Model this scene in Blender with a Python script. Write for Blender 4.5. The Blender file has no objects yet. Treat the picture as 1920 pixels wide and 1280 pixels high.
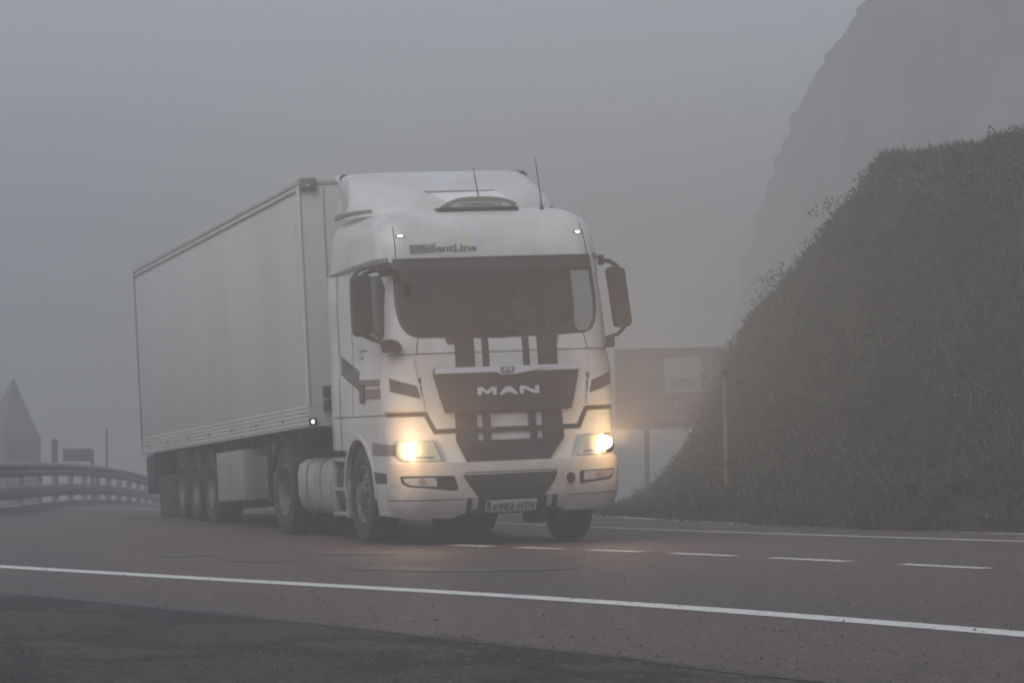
import bpy, bmesh, math, random
from mathutils import Vector, Matrix, noise
random.seed(7)
S = bpy.context.scene
COL = S.collection
PI = math.pi

# ------------------------------------------------------------------ camera
CAM = (-10.793, -35.909, 1.203); YAW, PIT, ROL, FPX = 0.292476, 0.023209, -0.011165, 6863.7
_f = Vector((math.sin(YAW)*math.cos(PIT), math.cos(YAW)*math.cos(PIT), math.sin(PIT)))
_r = Vector((math.cos(YAW), -math.sin(YAW), 0)); _u = _r.cross(_f)
R_ = _r*math.cos(ROL) + _u*math.sin(ROL); U_ = -_r*math.sin(ROL) + _u*math.cos(ROL)
cam = bpy.data.cameras.new('camera'); camo = bpy.data.objects.new('camera', cam); COL.objects.link(camo)
m = Matrix.Identity(4)
for i in range(3):
    m[i][0] = R_[i]; m[i][1] = U_[i]; m[i][2] = -_f[i]; m[i][3] = CAM[i]
camo.matrix_world = m
cam.sensor_width = 36; cam.lens = FPX/1920*36; cam.clip_end = 3000
S.camera = camo

# ------------------------------------------------------------------ sky, sun, exposure
w = bpy.data.worlds.new("World"); S.world = w; w.use_nodes = True
nt = w.node_tree; bg = nt.nodes['Background']
sky = nt.nodes.new('ShaderNodeTexSky'); sky.sky_type = 'NISHITA'; sky.sun_disc = False
SUN_EL, SUN_AZ = math.radians(55), math.radians(238)
sky.sun_elevation = SUN_EL; sky.sun_rotation = SUN_AZ
sky.dust_density = 2.2; sky.air_density = 1.0; sky.ozone_density = 1
hs = nt.nodes.new('ShaderNodeHueSaturation'); hs.inputs['Saturation'].default_value = .55
nt.links.new(sky.outputs[0], hs.inputs['Color']); nt.links.new(hs.outputs[0], bg.inputs[0])
bg.inputs[1].default_value = 0.15
sun = bpy.data.lights.new('sun', 'SUN'); suno = bpy.data.objects.new('sun', sun); COL.objects.link(suno)
sun.energy = 0.7; sun.angle = math.radians(60); sun.color = (1, .97, .93)
suno.rotation_euler = (PI/2-SUN_EL, 0, PI-SUN_AZ)
vs = S.view_settings; vs.view_transform = 'Standard'; vs.look = 'None'; vs.exposure = 0.2; vs.gamma = 1
cy = S.cycles
cy.filter_width = 1.9
cy.volume_bounces = 10; cy.max_bounces = 14; cy.use_denoising = True
cy.transparent_max_bounces = 12
cy.sample_clamp_indirect = 4; cy.caustics_reflective = False; cy.caustics_refractive = False

# ------------------------------------------------------------------ helpers
def ray(px, py): return _f + R_*((px-960)/FPX) - U_*((py-640)/FPX)
def at_depth(px, py, d): return Vector(CAM) + ray(px, py)*d
def horizon_depth(p): return (Vector((p[0], p[1], 0))-Vector((CAM[0], CAM[1], 0))).dot(Vector((math.sin(YAW), math.cos(YAW), 0)))
def gh(x, y):
    d = horizon_depth((x, y)) - 48
    if d <= 0: return 0.0
    return -0.00042*d*d if d < 52 else -1.136-0.03*min(d-52, 120)
def onroad(px, py):
    r = ray(px, py); t = (0-CAM[2])/r[2]
    return (CAM[0]+r[0]*t, CAM[1]+r[1]*t)

def itp(t, x):
    if x <= t[0][0]: return t[0][1]
    for (a, b), (c, d) in zip(t, t[1:]):
        if x <= c:
            k = (x-a)/(c-a); return b+(d-b)*k
    return t[-1][1]
def tag(o, label=None, cat=None, group=None, kind=None):
    if label: o['label'] = label
    if cat: o['category'] = cat
    if group: o['group'] = group
    if kind: o['kind'] = kind
    return o
def empty(name, loc=(0, 0, 0), parent=None):
    o = bpy.data.objects.new(name, None); COL.objects.link(o); o.location = loc
    o.empty_display_size = .2
    if parent: o.parent = parent
    return o
def link(name, me, mat, parent=None, smooth=True, ang=35):
    me.materials.clear()
    for mm in (mat if isinstance(mat, (list, tuple)) else [mat]): me.materials.append(mm)
    o = bpy.data.objects.new(name, me); COL.objects.link(o)
    if parent: o.parent = parent
    if smooth:
        try:
            me.shade_smooth(); me.set_sharp_from_angle(angle=math.radians(ang))
        except Exception: pass
    return o
def fin(name, bm, mat, parent=None, xf=None, smooth=True, ang=35):
    if xf:
        for v in bm.verts: v.co = Vector(xf(tuple(v.co)))
    bmesh.ops.recalc_face_normals(bm, faces=bm.faces)
    me = bpy.data.meshes.new(name); bm.to_mesh(me); bm.free()
    return link(name, me, mat, parent, smooth, ang)
def box(bm, x0, x1, y0, y1, z0, z1, bev=0, seg=2):
    r = bmesh.ops.create_cube(bm, size=1); vs_ = r['verts']
    for v in vs_: v.co = Vector(((x0+x1)/2+v.co.x*(x1-x0), (y0+y1)/2+v.co.y*(y1-y0), (z0+z1)/2+v.co.z*(z1-z0)))
    if bev:
        es = list({e for v in vs_ for e in v.link_edges})
        r = bmesh.ops.bevel(bm, geom=es, offset=bev, segments=seg, affect='EDGES', profile=.5)
        return r['verts']
    return vs_
def tube(bm, pts, rad, n=10, caps=True):
    pts = [Vector(p) for p in pts]; rings = []
    rr = rad if isinstance(rad, (list, tuple)) else [rad]*len(pts)
    for i, p in enumerate(pts):
        d = (pts[min(i+1, len(pts)-1)]-pts[max(i-1, 0)]).normalized()
        a = d.orthogonal().normalized() if abs(d.z) > .95 else d.cross(Vector((0, 0, 1))).normalized()
        b = d.cross(a).normalized()
        rings.append([bm.verts.new(p+a*math.cos(2*PI*k/n)*rr[i]+b*math.sin(2*PI*k/n)*rr[i]) for k in range(n)])
    for r0, r1 in zip(rings, rings[1:]):
        for k in range(n): bm.faces.new((r0[k], r0[(k+1) % n], r1[(k+1) % n], r1[k]))
    if caps: bm.faces.new(rings[0][::-1]); bm.faces.new(rings[-1])
def lathe_x(bm, prof, n=40, x0=0):
    # profile (x, r) revolved about the x axis
    rings = [[bm.verts.new((x0+x, r*math.cos(2*PI*k/n), r*math.sin(2*PI*k/n))) for k in range(n)] for x, r in prof]
    for r0, r1 in zip(rings, rings[1:]):
        for k in range(n): bm.faces.new((r0[k], r0[(k+1) % n], r1[(k+1) % n], r1[k]))
    return rings

# materials ---------------------------------------------------------
def mat(name, col, rough=.5, metal=0, col2=None, scale=6, stretch=(1, 1, 1), bump=0, bscale=60, spec=.5, emit=None, estr=0, coat=0, thr=(.4, .62), detail=5):
    m_ = bpy.data.materials.new(name); m_.use_nodes = True; t = m_.node_tree; b = t.nodes['Principled BSDF']
    b.inputs['Base Color'].default_value = (*col, 1); b.inputs['Roughness'].default_value = rough; b.inputs['Metallic'].default_value = metal
    b.inputs['Specular IOR Level'].default_value = spec
    if coat: b.inputs['Coat Weight'].default_value = coat
    if emit: b.inputs['Emission Color'].default_value = (*emit, 1); b.inputs['Emission Strength'].default_value = estr
    if col2 or bump:
        tc = t.nodes.new('ShaderNodeTexCoord'); mp = t.nodes.new('ShaderNodeMapping'); mp.inputs['Scale'].default_value = stretch
        t.links.new(tc.outputs['Object'], mp.inputs[0])
    if col2:
        n = t.nodes.new('ShaderNodeTexNoise'); n.inputs['Scale'].default_value = scale; n.inputs['Detail'].default_value = detail; n.inputs['Roughness'].default_value = .65
        r = t.nodes.new('ShaderNodeValToRGB'); r.color_ramp.elements[0].position, r.color_ramp.elements[1].position = thr
        r.color_ramp.elements[0].color = (*col2, 1); r.color_ramp.elements[1].color = (*col, 1)
        t.links.new(mp.outputs[0], n.inputs['Vector']); t.links.new(n.outputs[0], r.inputs[0]); t.links.new(r.outputs[0], b.inputs['Base Color'])
    if bump:
        n = t.nodes.new('ShaderNodeTexNoise'); n.inputs['Scale'].default_value = bscale; n.inputs['Detail'].default_value = 4
        bp = t.nodes.new('ShaderNodeBump'); bp.inputs['Strength'].default_value = bump; bp.inputs['Distance'].default_value = .02
        t.links.new(mp.outputs[0], n.inputs['Vector']); t.links.new(n.outputs[0], bp.inputs['Height']); t.links.new(bp.outputs[0], b.inputs['Normal'])
    return m_
M = {}
M['white'] = mat('white_paint', (.56, .575, .565), .32, col2=(.43, .43, .41), scale=1.6, coat=.3, thr=(.3, .6))
M['plastic_white'] = mat('bumper_paint', (.48, .475, .46), .45, col2=(.35, .335, .31), scale=2.5, thr=(.32, .6))
M['trailer'] = mat('trailer_panel', (.52, .525, .51), .5, col2=(.46, .46, .44), scale=.9, stretch=(1, 1, .18), thr=(.32, .62))
M['trailer_rail'] = mat('trailer_rail_metal', (.50, .50, .48), .5, metal=0, col2=(.42, .42, .40), scale=4)
M['black'] = mat('black_plastic', (.014, .014, .015), .5, col2=(.028, .026, .024), scale=5)
M['decal'] = mat('dark_decal', (.05, .048, .05), .45)
M['gap'] = mat('panel_gap', (.02, .02, .02), .9)
M['rubber'] = mat('rubber', (.014, .014, .014), .9, col2=(.026, .024, .022), scale=7, bump=.3, bscale=40)
M['under'] = mat('underbody', (.02, .02, .02), .85, col2=(.045, .04, .035), scale=4)
M['chrome'] = mat('satin_chrome', (.62, .63, .66), .3, metal=.7)
M['rim'] = mat('steel_rim', (.13, .13, .125), .6, metal=.2, col2=(.05, .048, .045), scale=9)
M['alu'] = mat('tank_cover_paint', (.34, .34, .33), .45, col2=(.22, .215, .2), scale=3)
M['interior'] = mat('cab_lining', (.035, .035, .036), .9)
M['greyband'] = mat('grey_band', (.16, .15, .15), .6)
M['lampglow'] = mat('lamp_filament', (1, 1, 1), .5, emit=(1, .80, .50), estr=60)
M['haloglow'] = mat('halo_glow', (.6, .5, .4), .4, emit=(1, .60, .26), estr=1.1)  # emission put in to imitate the halo round the bulb
M['whitelamp'] = mat('white_position_lamp', (1, 1, 1), .5, emit=(1, .93, .9), estr=5)
M['amber'] = mat('amber_lens', (.20, .13, .08), .4)
M['reflector'] = mat('lamp_reflector', (.55, .54, .52), .25, metal=.6)
M['skin'] = mat('skin', (.26, .17, .13), .6); M['shirt'] = mat('shirt', (.10, .11, .13), .8); M['hair'] = mat('hair', (.03, .02, .015), .7)
def glass(name, alpha, col=(.02, .025, .025), rough=.05):
    m_ = bpy.data.materials.new(name); m_.use_nodes = True; t = m_.node_tree; t.nodes.remove(t.nodes['Principled BSDF'])
    tr = t.nodes.new('ShaderNodeBsdfTransparent'); tr.inputs[0].default_value = (alpha, alpha*1.03, alpha*1.02, 1)
    gl = t.nodes.new('ShaderNodeBsdfGlossy'); gl.inputs['Roughness'].default_value = rough; gl.inputs[0].default_value = (.9, .95, .95, 1)
    fr = t.nodes.new('ShaderNodeFresnel'); fr.inputs[0].default_value = 1.45
    mx = t.nodes.new('ShaderNodeMixShader'); out = t.nodes['Material Output']
    t.links.new(fr.outputs[0], mx.inputs[0]); t.links.new(tr.outputs[0], mx.inputs[1]); t.links.new(gl.outputs[0], mx.inputs[2]); t.links.new(mx.outputs[0], out.inputs[0])
    return m_
M['glass'] = glass('window_glass', .58); M['sglass'] = glass('side_window_glass', .97)
M['lens'] = glass('lamp_lens', .93)

# ------------------------------------------------------------------ ground, road, markings (flush sheets 4 mm apart)
def ground_mat():
    m_ = mat('asphalt_red', (.085, .068, .062), .62, spec=.35)
    t = m_.node_tree; b = t.nodes['Principled BSDF']; N = t.nodes.new; L = t.links.new
    tc = N('ShaderNodeTexCoord')
    # aggregate speckle
    n1 = N('ShaderNodeTexNoise'); n1.inputs['Scale'].default_value = 38; n1.inputs['Detail'].default_value = 6; n1.inputs['Roughness'].default_value = .8
    L(tc.outputs['Object'], n1.inputs['Vector'])
    r1 = N('ShaderNodeValToRGB'); r1.color_ramp.elements[0].position = .40; r1.color_ramp.elements[1].position = .60
    r1.color_ramp.elements[0].color = (.022, .014, .012, 1); r1.color_ramp.elements[1].color = (.140, .096, .080, 1)
    L(n1.outputs[0], r1.inputs[0])
    # broad wear running along the lane
    mp = N('ShaderNodeMapping'); mp.inputs['Rotation'].default_value = (0, 0, -.255); mp.inputs['Scale'].default_value = (.55, .07, 1)
    L(tc.outputs['Object'], mp.inputs[0])
    n2 = N('ShaderNodeTexNoise'); n2.inputs['Scale'].default_value = 1.0; n2.inputs['Detail'].default_value = 5
    L(mp.outputs[0], n2.inputs['Vector'])
    r2 = N('ShaderNodeValToRGB'); r2.color_ramp.elements[0].position = .36; r2.color_ramp.elements[1].position = .6
    r2.color_ramp.elements[0].color = (.66, .70, .72, 1); r2.color_ramp.elements[1].color = (1.1, 1.02, 1.0, 1)
    L(n2.outputs[0], r2.inputs[0])
    mx = N('ShaderNodeMix'); mx.data_type = 'RGBA'; mx.blend_type = 'MULTIPLY'; mx.inputs[0].default_value = 1
    L(r1.outputs[0], mx.inputs[6]); L(r2.outputs[0], mx.inputs[7])
    n4 = N('ShaderNodeTexNoise'); n4.inputs['Scale'].default_value = 7; n4.inputs['Detail'].default_value = 4; n4.inputs['Roughness'].default_value = .75
    L(tc.outputs['Object'], n4.inputs['Vector'])
    r4 = N('ShaderNodeValToRGB'); r4.color_ramp.elements[0].position = .40; r4.color_ramp.elements[1].position = .60
    r4.color_ramp.elements[0].color = (.62, .62, .63, 1); r4.color_ramp.elements[1].color = (1.3, 1.26, 1.24, 1); L(n4.outputs[0], r4.inputs[0])
    mx4 = N('ShaderNodeMix'); mx4.data_type = 'RGBA'; mx4.blend_type = 'MULTIPLY'; mx4.inputs[0].default_value = 1; L(mx.outputs[2], mx4.inputs[6]); L(r4.outputs[0], mx4.inputs[7]); mx = mx4
    # greyish repair patches with ragged edges
    mp3 = N('ShaderNodeMapping'); mp3.inputs['Rotation'].default_value = (0, 0, -.2); mp3.inputs['Scale'].default_value = (.30, .16, 1); mp3.inputs['Location'].default_value = (3.1, 1.2, 0)
    L(tc.outputs['Object'], mp3.inputs[0])
    n3 = N('ShaderNodeTexNoise'); n3.inputs['Scale'].default_value = 1.6; n3.inputs['Detail'].default_value = 8; n3.inputs['Roughness'].default_value = .55
    L(mp3.outputs[0], n3.inputs['Vector'])
    r3 = N('ShaderNodeValToRGB'); r3.color_ramp.elements[0].position = .63; r3.color_ramp.elements[1].position = .67
    r3.color_ramp.elements[0].color = (0, 0, 0, 1); r3.color_ramp.elements[1].color = (.75, .75, .75, 1)
    L(n3.outputs[0], r3.inputs[0])
    mx2 = N('ShaderNodeMix'); mx2.data_type = 'RGBA'; L(r3.outputs[0], mx2.inputs[0]); L(mx.outputs[2], mx2.inputs[6]); mx2.inputs[7].default_value = (.036, .039, .040, 1)
    # dark pebbles and pits
    v = N('ShaderNodeTexVoronoi'); v.inputs['Scale'].default_value = 2.6; v.inputs['Randomness'].default_value = 1; L(tc.outputs['Object'], v.inputs['Vector'])
    lt = N('ShaderNodeMath'); lt.operation = 'LESS_THAN'; lt.inputs[1].default_value = .07; L(v.outputs['Distance'], lt.inputs[0])
    mx3 = N('ShaderNodeMix'); mx3.data_type = 'RGBA'; L(lt.outputs[0], mx3.inputs[0]); L(mx2.outputs[2], mx3.inputs[6]); mx3.inputs[7].default_value = (.02, .018, .017, 1)
    L(mx3.outputs[2], b.inputs['Base Color'])
    bp = N('ShaderNodeBump'); bp.inputs['Strength'].default_value = .5; bp.inputs['Distance'].default_value = .012
    L(n1.outputs[0], bp.inputs['Height']); L(bp.outputs[0], b.inputs['Normal'])
    rr = N('ShaderNodeMapRange'); rr.inputs['To Min'].default_value = .45; rr.inputs['To Max'].default_value = .8; L(n2.outputs[0], rr.inputs[0]); L(rr.outputs[0], b.inputs['Roughness'])
    return m_
def apron_mat():
    m_ = mat('asphalt_dark_worn', (.04, .04, .036), .85, spec=.3)
    t = m_.node_tree; b = t.nodes['Principled BSDF']; N = t.nodes.new; L = t.links.new
    tc = N('ShaderNodeTexCoord')
    n1 = N('ShaderNodeTexNoise'); n1.inputs['Scale'].default_value = 30; n1.inputs['Detail'].default_value = 8; n1.inputs['Roughness'].default_value = .85
    L(tc.outputs['Object'], n1.inputs['Vector'])
    r1 = N('ShaderNodeValToRGB'); e = r1.color_ramp.elements; e[0].position = .40; e[1].position = .62
    e[0].color = (.012, .012, .011, 1); e[1].color = (.14, .128, .105, 1); q = e.new(.52); q.color = (.038, .036, .030, 1)
    L(n1.outputs[0], r1.inputs[0])
    n4 = N('ShaderNodeTexNoise'); n4.inputs['Scale'].default_value = 9; n4.inputs['Detail'].default_value = 5; n4.inputs['Roughness'].default_value = .8
    L(tc.outputs['Object'], n4.inputs['Vector'])
    r4 = N('ShaderNodeValToRGB'); r4.color_ramp.elements[0].position = .40; r4.color_ramp.elements[1].position = .60
    r4.color_ramp.elements[0].color = (.45, .45, .45, 1); r4.color_ramp.elements[1].color = (1.55, 1.5, 1.45, 1); L(n4.outputs[0], r4.inputs[0])
    mx4 = N('ShaderNodeMix'); mx4.data_type = 'RGBA'; mx4.blend_type = 'MULTIPLY'; mx4.inputs[0].default_value = 1; L(r1.outputs[0], mx4.inputs[6]); L(r4.outputs[0], mx4.inputs[7])
    # reddish worn-through areas with tarry borders
    mp = N('ShaderNodeMapping'); mp.inputs['Location'].default_value = (5.3, .9, 0); mp.inputs['Scale'].default_value = (.55, .38, 1); L(tc.outputs['Object'], mp.inputs[0])
    n2 = N('ShaderNodeTexNoise'); n2.inputs['Scale'].default_value = 1.0; n2.inputs['Detail'].default_value = 7; n2.inputs['Roughness'].default_value = .6; L(mp.outputs[0], n2.inputs['Vector'])
    r2 = N('ShaderNodeValToRGB'); e = r2.color_ramp.elements; e[0].position = .47; e[0].color = (1, 1, 1, 1); e[1].position = .60; e[1].color = (1.6, 1.3, 1.2, 1)
    q = e.new(.51); q.color = (.28, .26, .24, 1); q = e.new(.555); q.color = (.55, .46, .42, 1)
    L(n2.outputs[0], r2.inputs[0])
    mx = N('ShaderNodeMix'); mx.data_type = 'RGBA'; mx.blend_type = 'MULTIPLY'; mx.inputs[0].default_value = 1; L(mx4.outputs[2], mx.inputs[6]); L(r2.outputs[0], mx.inputs[7])
    L(mx.outputs[2], b.inputs['Base Color'])
    bp = N('ShaderNodeBump'); bp.inputs['Strength'].default_value = .8; bp.inputs['Distance'].default_value = .015
    L(n1.outputs[0], bp.inputs['Height']); L(bp.outputs[0], b.inputs['Normal'])
    return m_
def paint_mat():
    m_ = mat('road_paint', (.62, .63, .60), .6)
    t = m_.node_tree; b = t.nodes['Principled BSDF']; N = t.nodes.new; L = t.links.new
    tc = N('ShaderNodeTexCoord'); n = N('ShaderNodeTexNoise'); n.inputs['Scale'].default_value = 9; n.inputs['Detail'].default_value = 8; n.inputs['Roughness'].default_value = .75
    L(tc.outputs['Object'], n.inputs['Vector']); r = N('ShaderNodeValToRGB'); e = r.color_ramp.elements
    e[0].position = .33; e[0].color = (.06, .055, .05, 1); e[1].position = .42; e[1].color = (.50, .51, .48, 1); q = e.new(.6); q.color = (.62, .63, .60, 1)
    L(n.outputs[0], r.inputs[0]); L(r.outputs[0], b.inputs['Base Color']); return m_
M['road'] = ground_mat(); M['apron'] = apron_mat(); M['paint'] = paint_mat()
M['soil'] = mat('grassy_soil', (.045, .05, .028), .95, col2=(.055, .045, .032), scale=.8, bump=.6, bscale=8)

def sheet(name, poly, zoff, mt, step=2.0, label=None):
    bm = bmesh.new(); vs_ = [bm.verts.new((p[0], p[1], 0)) for p in poly]; f = bm.faces.new(vs_)
    bmesh.ops.triangulate(bm, faces=[f])
    xs = [p[0] for p in poly]; ys = [p[1] for p in poly]
    if step:
        # only far parts need subdividing (the ground is level near the camera)
        x = math.floor(min(xs)/step)*step
        while x < max(xs):
            bmesh.ops.bisect_plane(bm, geom=bm.verts[:]+bm.edges[:]+bm.faces[:], plane_co=(x, 0, 0), plane_no=(1, 0, 0)); x += step
        y = math.floor(min(ys)/step)*step
        while y < max(ys):
            bmesh.ops.bisect_plane(bm, geom=bm.verts[:]+bm.edges[:]+bm.faces[:], plane_co=(0, y, 0), plane_no=(0, 1, 0)); y += step
    for v in bm.verts: v.co.z = gh(v.co.x, v.co.y)+zoff
    for f in bm.faces:
        if f.normal.z < 0: f.normal_flip()
    me = bpy.data.meshes.new(name); bm.to_mesh(me); bm.free()
    return link(name, me, mt, None, True, 60)

def ext(pts, a, b):
    p = [Vector(q) for q in pts]
    return [p[0]+(p[0]-p[1]).normalized()*a]+p+[p[-1]+(p[-1]-p[-2]).normalized()*b]
NEAR = ext([onroad(*q) for q in ((0, 1062), (200, 1074), (450, 1089), (800, 1107), (960, 1117), (1160, 1128), (1360, 1143), (1560, 1159), (1760, 1175), (1910, 1188))], 3, 14)
FARL = ext([onroad(*q) for q in ((930, 980), (1100, 988), (1362, 997.5), (1625, 1006), (1920, 1015))], 20, 40)
FARU = ext([onroad(*q) for q in ((1100, 965), (1205, 972.5), (1362, 981), (1537, 988), (1669, 993.5), (1920, 1001))], 22, 40)
APR = ext([onroad(*q) for q in ((0, 1111), (200, 1130), (350, 1144), (480, 1155), (650, 1177), (850, 1197), (960, 1207), (1110, 1222), (1260, 1242), (1410, 1262), (1535, 1278))], 14, 16)

def resample(pts, step):
    out = [Vector(pts[0])]; acc = 0
    for a, b in zip(pts, pts[1:]):
        a, b = Vector(a), Vector(b); n = max(1, int((b-a).length/step))
        for k in range(1, n+1): out.append(a.lerp(b, k/n))
    return out
def smoothpts(p, it=6):
    p = [Vector(q) for q in p]
    for _ in range(it): p = [p[0]]+[(p[i-1]+p[i]*2+p[i+1])/4 for i in range(1, len(p)-1)]+[p[-1]]
    return p
def ribbon(name, pts, width, zoff, mt, ragged=0.0):
    p = smoothpts(resample(pts, .7)); bm = bmesh.new(); prev = None
    for i, q in enumerate(p):
        d = (p[min(i+1, len(p)-1)]-p[max(i-1, 0)]).normalized(); n = Vector((-d.y, d.x))
        wl = width/2+ragged*noise.noise(Vector((q.x*3, q.y*3, 1))); wr = width/2+ragged*noise.noise(Vector((q.x*3, q.y*3, 9)))
        a = q+n*wl; b = q-n*wr
        va = bm.verts.new((a.x, a.y, gh(a.x, a.y)+zoff)); vb = bm.verts.new((b.x, b.y, gh(b.x, b.y)+zoff))
        if prev: bm.faces.new((prev[0], prev[1], vb, va))
        prev = (va, vb)
    return fin(name, bm, mt, None)

# ground sheet to the horizon
bm = bmesh.new(); rings = []
rad = [0, 6, 12, 20, 30, 40, 46, 50, 54, 58, 62, 66, 70, 75, 80, 86, 92, 100, 110, 125, 145, 170, 210, 260, 320, 380]
for r in rad:
    n = 1 if r == 0 else 72
    rings.append([bm.verts.new((CAM[0]+r*math.cos(2*PI*k/n), CAM[1]+r*math.sin(2*PI*k/n), 0)) for k in range(n)])
for k in range(72): bm.faces.new((rings[0][0], rings[1][k], rings[1][(k+1) % 72]))
for a, b in zip(rings[1:], rings[2:]):
    for k in range(72): bm.faces.new((a[k], b[k], b[(k+1) % 72], a[(k+1) % 72]))
for v in bm.verts: v.co.z = gh(v.co.x, v.co.y)-.09
tag(fin('ground', bm, M['soil'], ang=80), kind='structure')

# road surface: from behind the camera to just past the far edge line, and away past the truck
far_edge = [p+Vector((.35, .55)) for p in FARU]
rp = [tuple(p) for p in far_edge[::-1]]       # right .. left
g0 = at_depth(-140, 900, 50); g1 = at_depth(0, 900, 54.5); g2 = at_depth(280, 900, 89); 
def xy(v): return (v.x, v.y)
left = at_depth(330, 900, 120)
poly = [tuple(far_edge[-1]), (40, -70), (-60, -70), (-60, -5), xy(g0+Vector((-1.0, 0, 0))), xy(g1+Vector((-.4, 0, 0))), xy(g2+Vector((-.4, 0, 0))), xy(left+Vector((-.4, 0, 0))),
        xy(left+Vector((14, 6, 0)))]
poly += [tuple(p) for p in far_edge]
poly = poly[:-1]
tag(sheet('road', poly, 0, M['road'], 2.0), kind='structure')
ap = [tuple(p) for p in smoothpts(resample(APR, .5), 2)]
ap2 = []
for i, (x, y) in enumerate(ap):
    k = .10*noise.noise(Vector((x*1.1, y*1.1, 0)))+.04*noise.noise(Vector((x*5, y*5, 3))); ap2.append((x+k, y+k))
tag(sheet('pavement_apron', ap2+[(20, -64), (-52, -64)], .004, M['apron'], 0), kind='structure')
tag(ribbon('edge_line_near', NEAR, .29, .004, M['paint'], .012), kind='structure')
tag(ribbon('edge_line_far', FARL, .15, .004, M['paint'], .006), kind='structure')
tag(ribbon('edge_line_verge', FARU, .15, .004, M['paint'], .006), kind='structure')
# tar seam along the apron border
M['tar'] = mat('tar_seam', (.012, .011, .010), .7, col2=(.03, .028, .025), scale=6)
tag(ribbon('tar_seam', [Vector(p)+Vector((-.03, -.06)) for p in ap2[2:-2:2]], .09, .008, M['tar'], .11), kind='structure')
M['patch'] = mat('bitumen_repair', (.034, .038, .039), .6, col2=(.07, .062, .058), scale=5, thr=(.42, .60))
for pp, ww in (([(655, 1066), (760, 1071), (880, 1074), (980, 1073), (1075, 1065)], .55), ([(430, 1050), (500, 1053), (570, 1052)], .5), ([(300, 1040), (345, 1042), (405, 1043)], .45), ([(595, 1036), (650, 1038), (725, 1039)], .45)):
    tag(ribbon('tar_patch', [onroad(*q) for q in pp], ww, .006, M['patch'], .75), kind='structure')
# loose stones on the apron and along its edge
def stones(name, spots, mt):
    V, F = [], []
    for x, y, z, q in spots:
        k = len(V); a = random.uniform(0, PI)
        for dx, dy, dz in ((1, 0, 0), (0, 1, 0), (-1, 0, 0), (0, -1, 0), (0, 0, .8), (0, 0, -.3)):
            j = random.uniform(.6, 1.2)*q; V.append((x+(dx*math.cos(a)-dy*math.sin(a))*j, y+(dx*math.sin(a)+dy*math.cos(a))*j, z+dz*j))
        for i in range(4): F += [(k+i, k+(i+1) % 4, k+4), (k+(i+1) % 4, k+i, k+5)]
    me = bpy.data.meshes.new(name); me.from_pydata(V, [], F); me.update(); return link(name, me, mt, None, False)
def vis(u, d): p = at_depth(u, 640, d); return p.x, p.y
sp_ = []
for _ in range(9000):
    u, v = random.uniform(-150, 2050), random.uniform(1105, 1330)
    x, y = onroad(u, v); q = abs(random.gauss(0, .005))+.003
    below = v-itp([(-200, 1092), (0, 1111), (480, 1155), (960, 1207), (1535, 1278), (2100, 1350)], u)
    if below > -4: sp_.append((x, y, .007, q))
    elif random.random() < .05: sp_.append((x, y, .004, q*1.1))
tag(stones('gravel', sp_, mat('stone_grey', (.10, .095, .088), .9, col2=(.04, .038, .035), scale=3)), 'loose grit and small stones scattered on the dark roadside asphalt', 'gravel', kind='stuff')
sp_ = []
for _ in range(130):
    u, v = random.uniform(-100, 2000), random.uniform(1060, 1275); x, y = onroad(u, v); sp_.append((x, y, .006, random.uniform(.004, .013)))
tag(stones('debris', sp_, mat('debris_dark', (.02, .018, .016), .9)), 'dark specks of dirt scattered over the near lane and its white line', 'dirt', kind='stuff')
# coarse aggregate standing proud of the worn road surface
for nm_, cnt, cc, lab in (('road_grit', 9000, (.16, .125, .105), 'pale coarse grit standing proud of the worn reddish asphalt'), ('dark_road_grit', 9000, (.022, .017, .015), 'dark coarse grit standing proud of the worn reddish asphalt')):
    sp_ = []
    for _ in range(cnt):
        u, v = random.uniform(-150, 2050), random.uniform(1015, 1290); x, y = onroad(u, v)
        if v < itp([(-200, 1092), (0, 1111), (480, 1155), (960, 1207), (1535, 1278), (2100, 1350)], u): sp_.append((x, y, .003, abs(random.gauss(0, .0028))+.0022))
    tag(stones(nm_, sp_, mat(nm_, cc, .9)), lab, 'grit', kind='stuff')
# dashes
dash_px = [(885, 1023, 40), (1013, 1027.5, 48), (1153, 1032.5, 54), (1318, 1039.5, 62), (1517, 1049, 70), (1770, 1061.5, 84)]
cs = [Vector(onroad(a, b)) for a, b, _ in dash_px]
dd = (cs[-1]-cs[0]).normalized()
sp = [(cs[i+1]-cs[i]).length for i in range(5)]
bm = bmesh.new()
def dash(bm, c, d, L_, W_):
    n = Vector((-d.y, d.x)); k = 6
    for i in range(k):
        a = c+d*(-L_/2+L_*i/k); b = c+d*(-L_/2+L_*(i+1)/k)
        bm.faces.new([bm.verts.new((q.x, q.y, gh(q.x, q.y)+.004)) for q in (a-n*W_/2, b-n*W_/2, b+n*W_/2, a+n*W_/2)])
for i in range(6):
    d = (cs[min(i+1, 5)]-cs[max(i-1, 0)]).normalized(); dash(bm, cs[i], d, sp[min(i, 4)]*.60, .17)
ms = sum(sp)/5
for k in range(1, 8): dash(bm, cs[-1]+dd*ms*k, dd, ms*.6, .17)
tag(fin('lane_dashes', bm, M['paint'], None), kind='structure')

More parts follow.
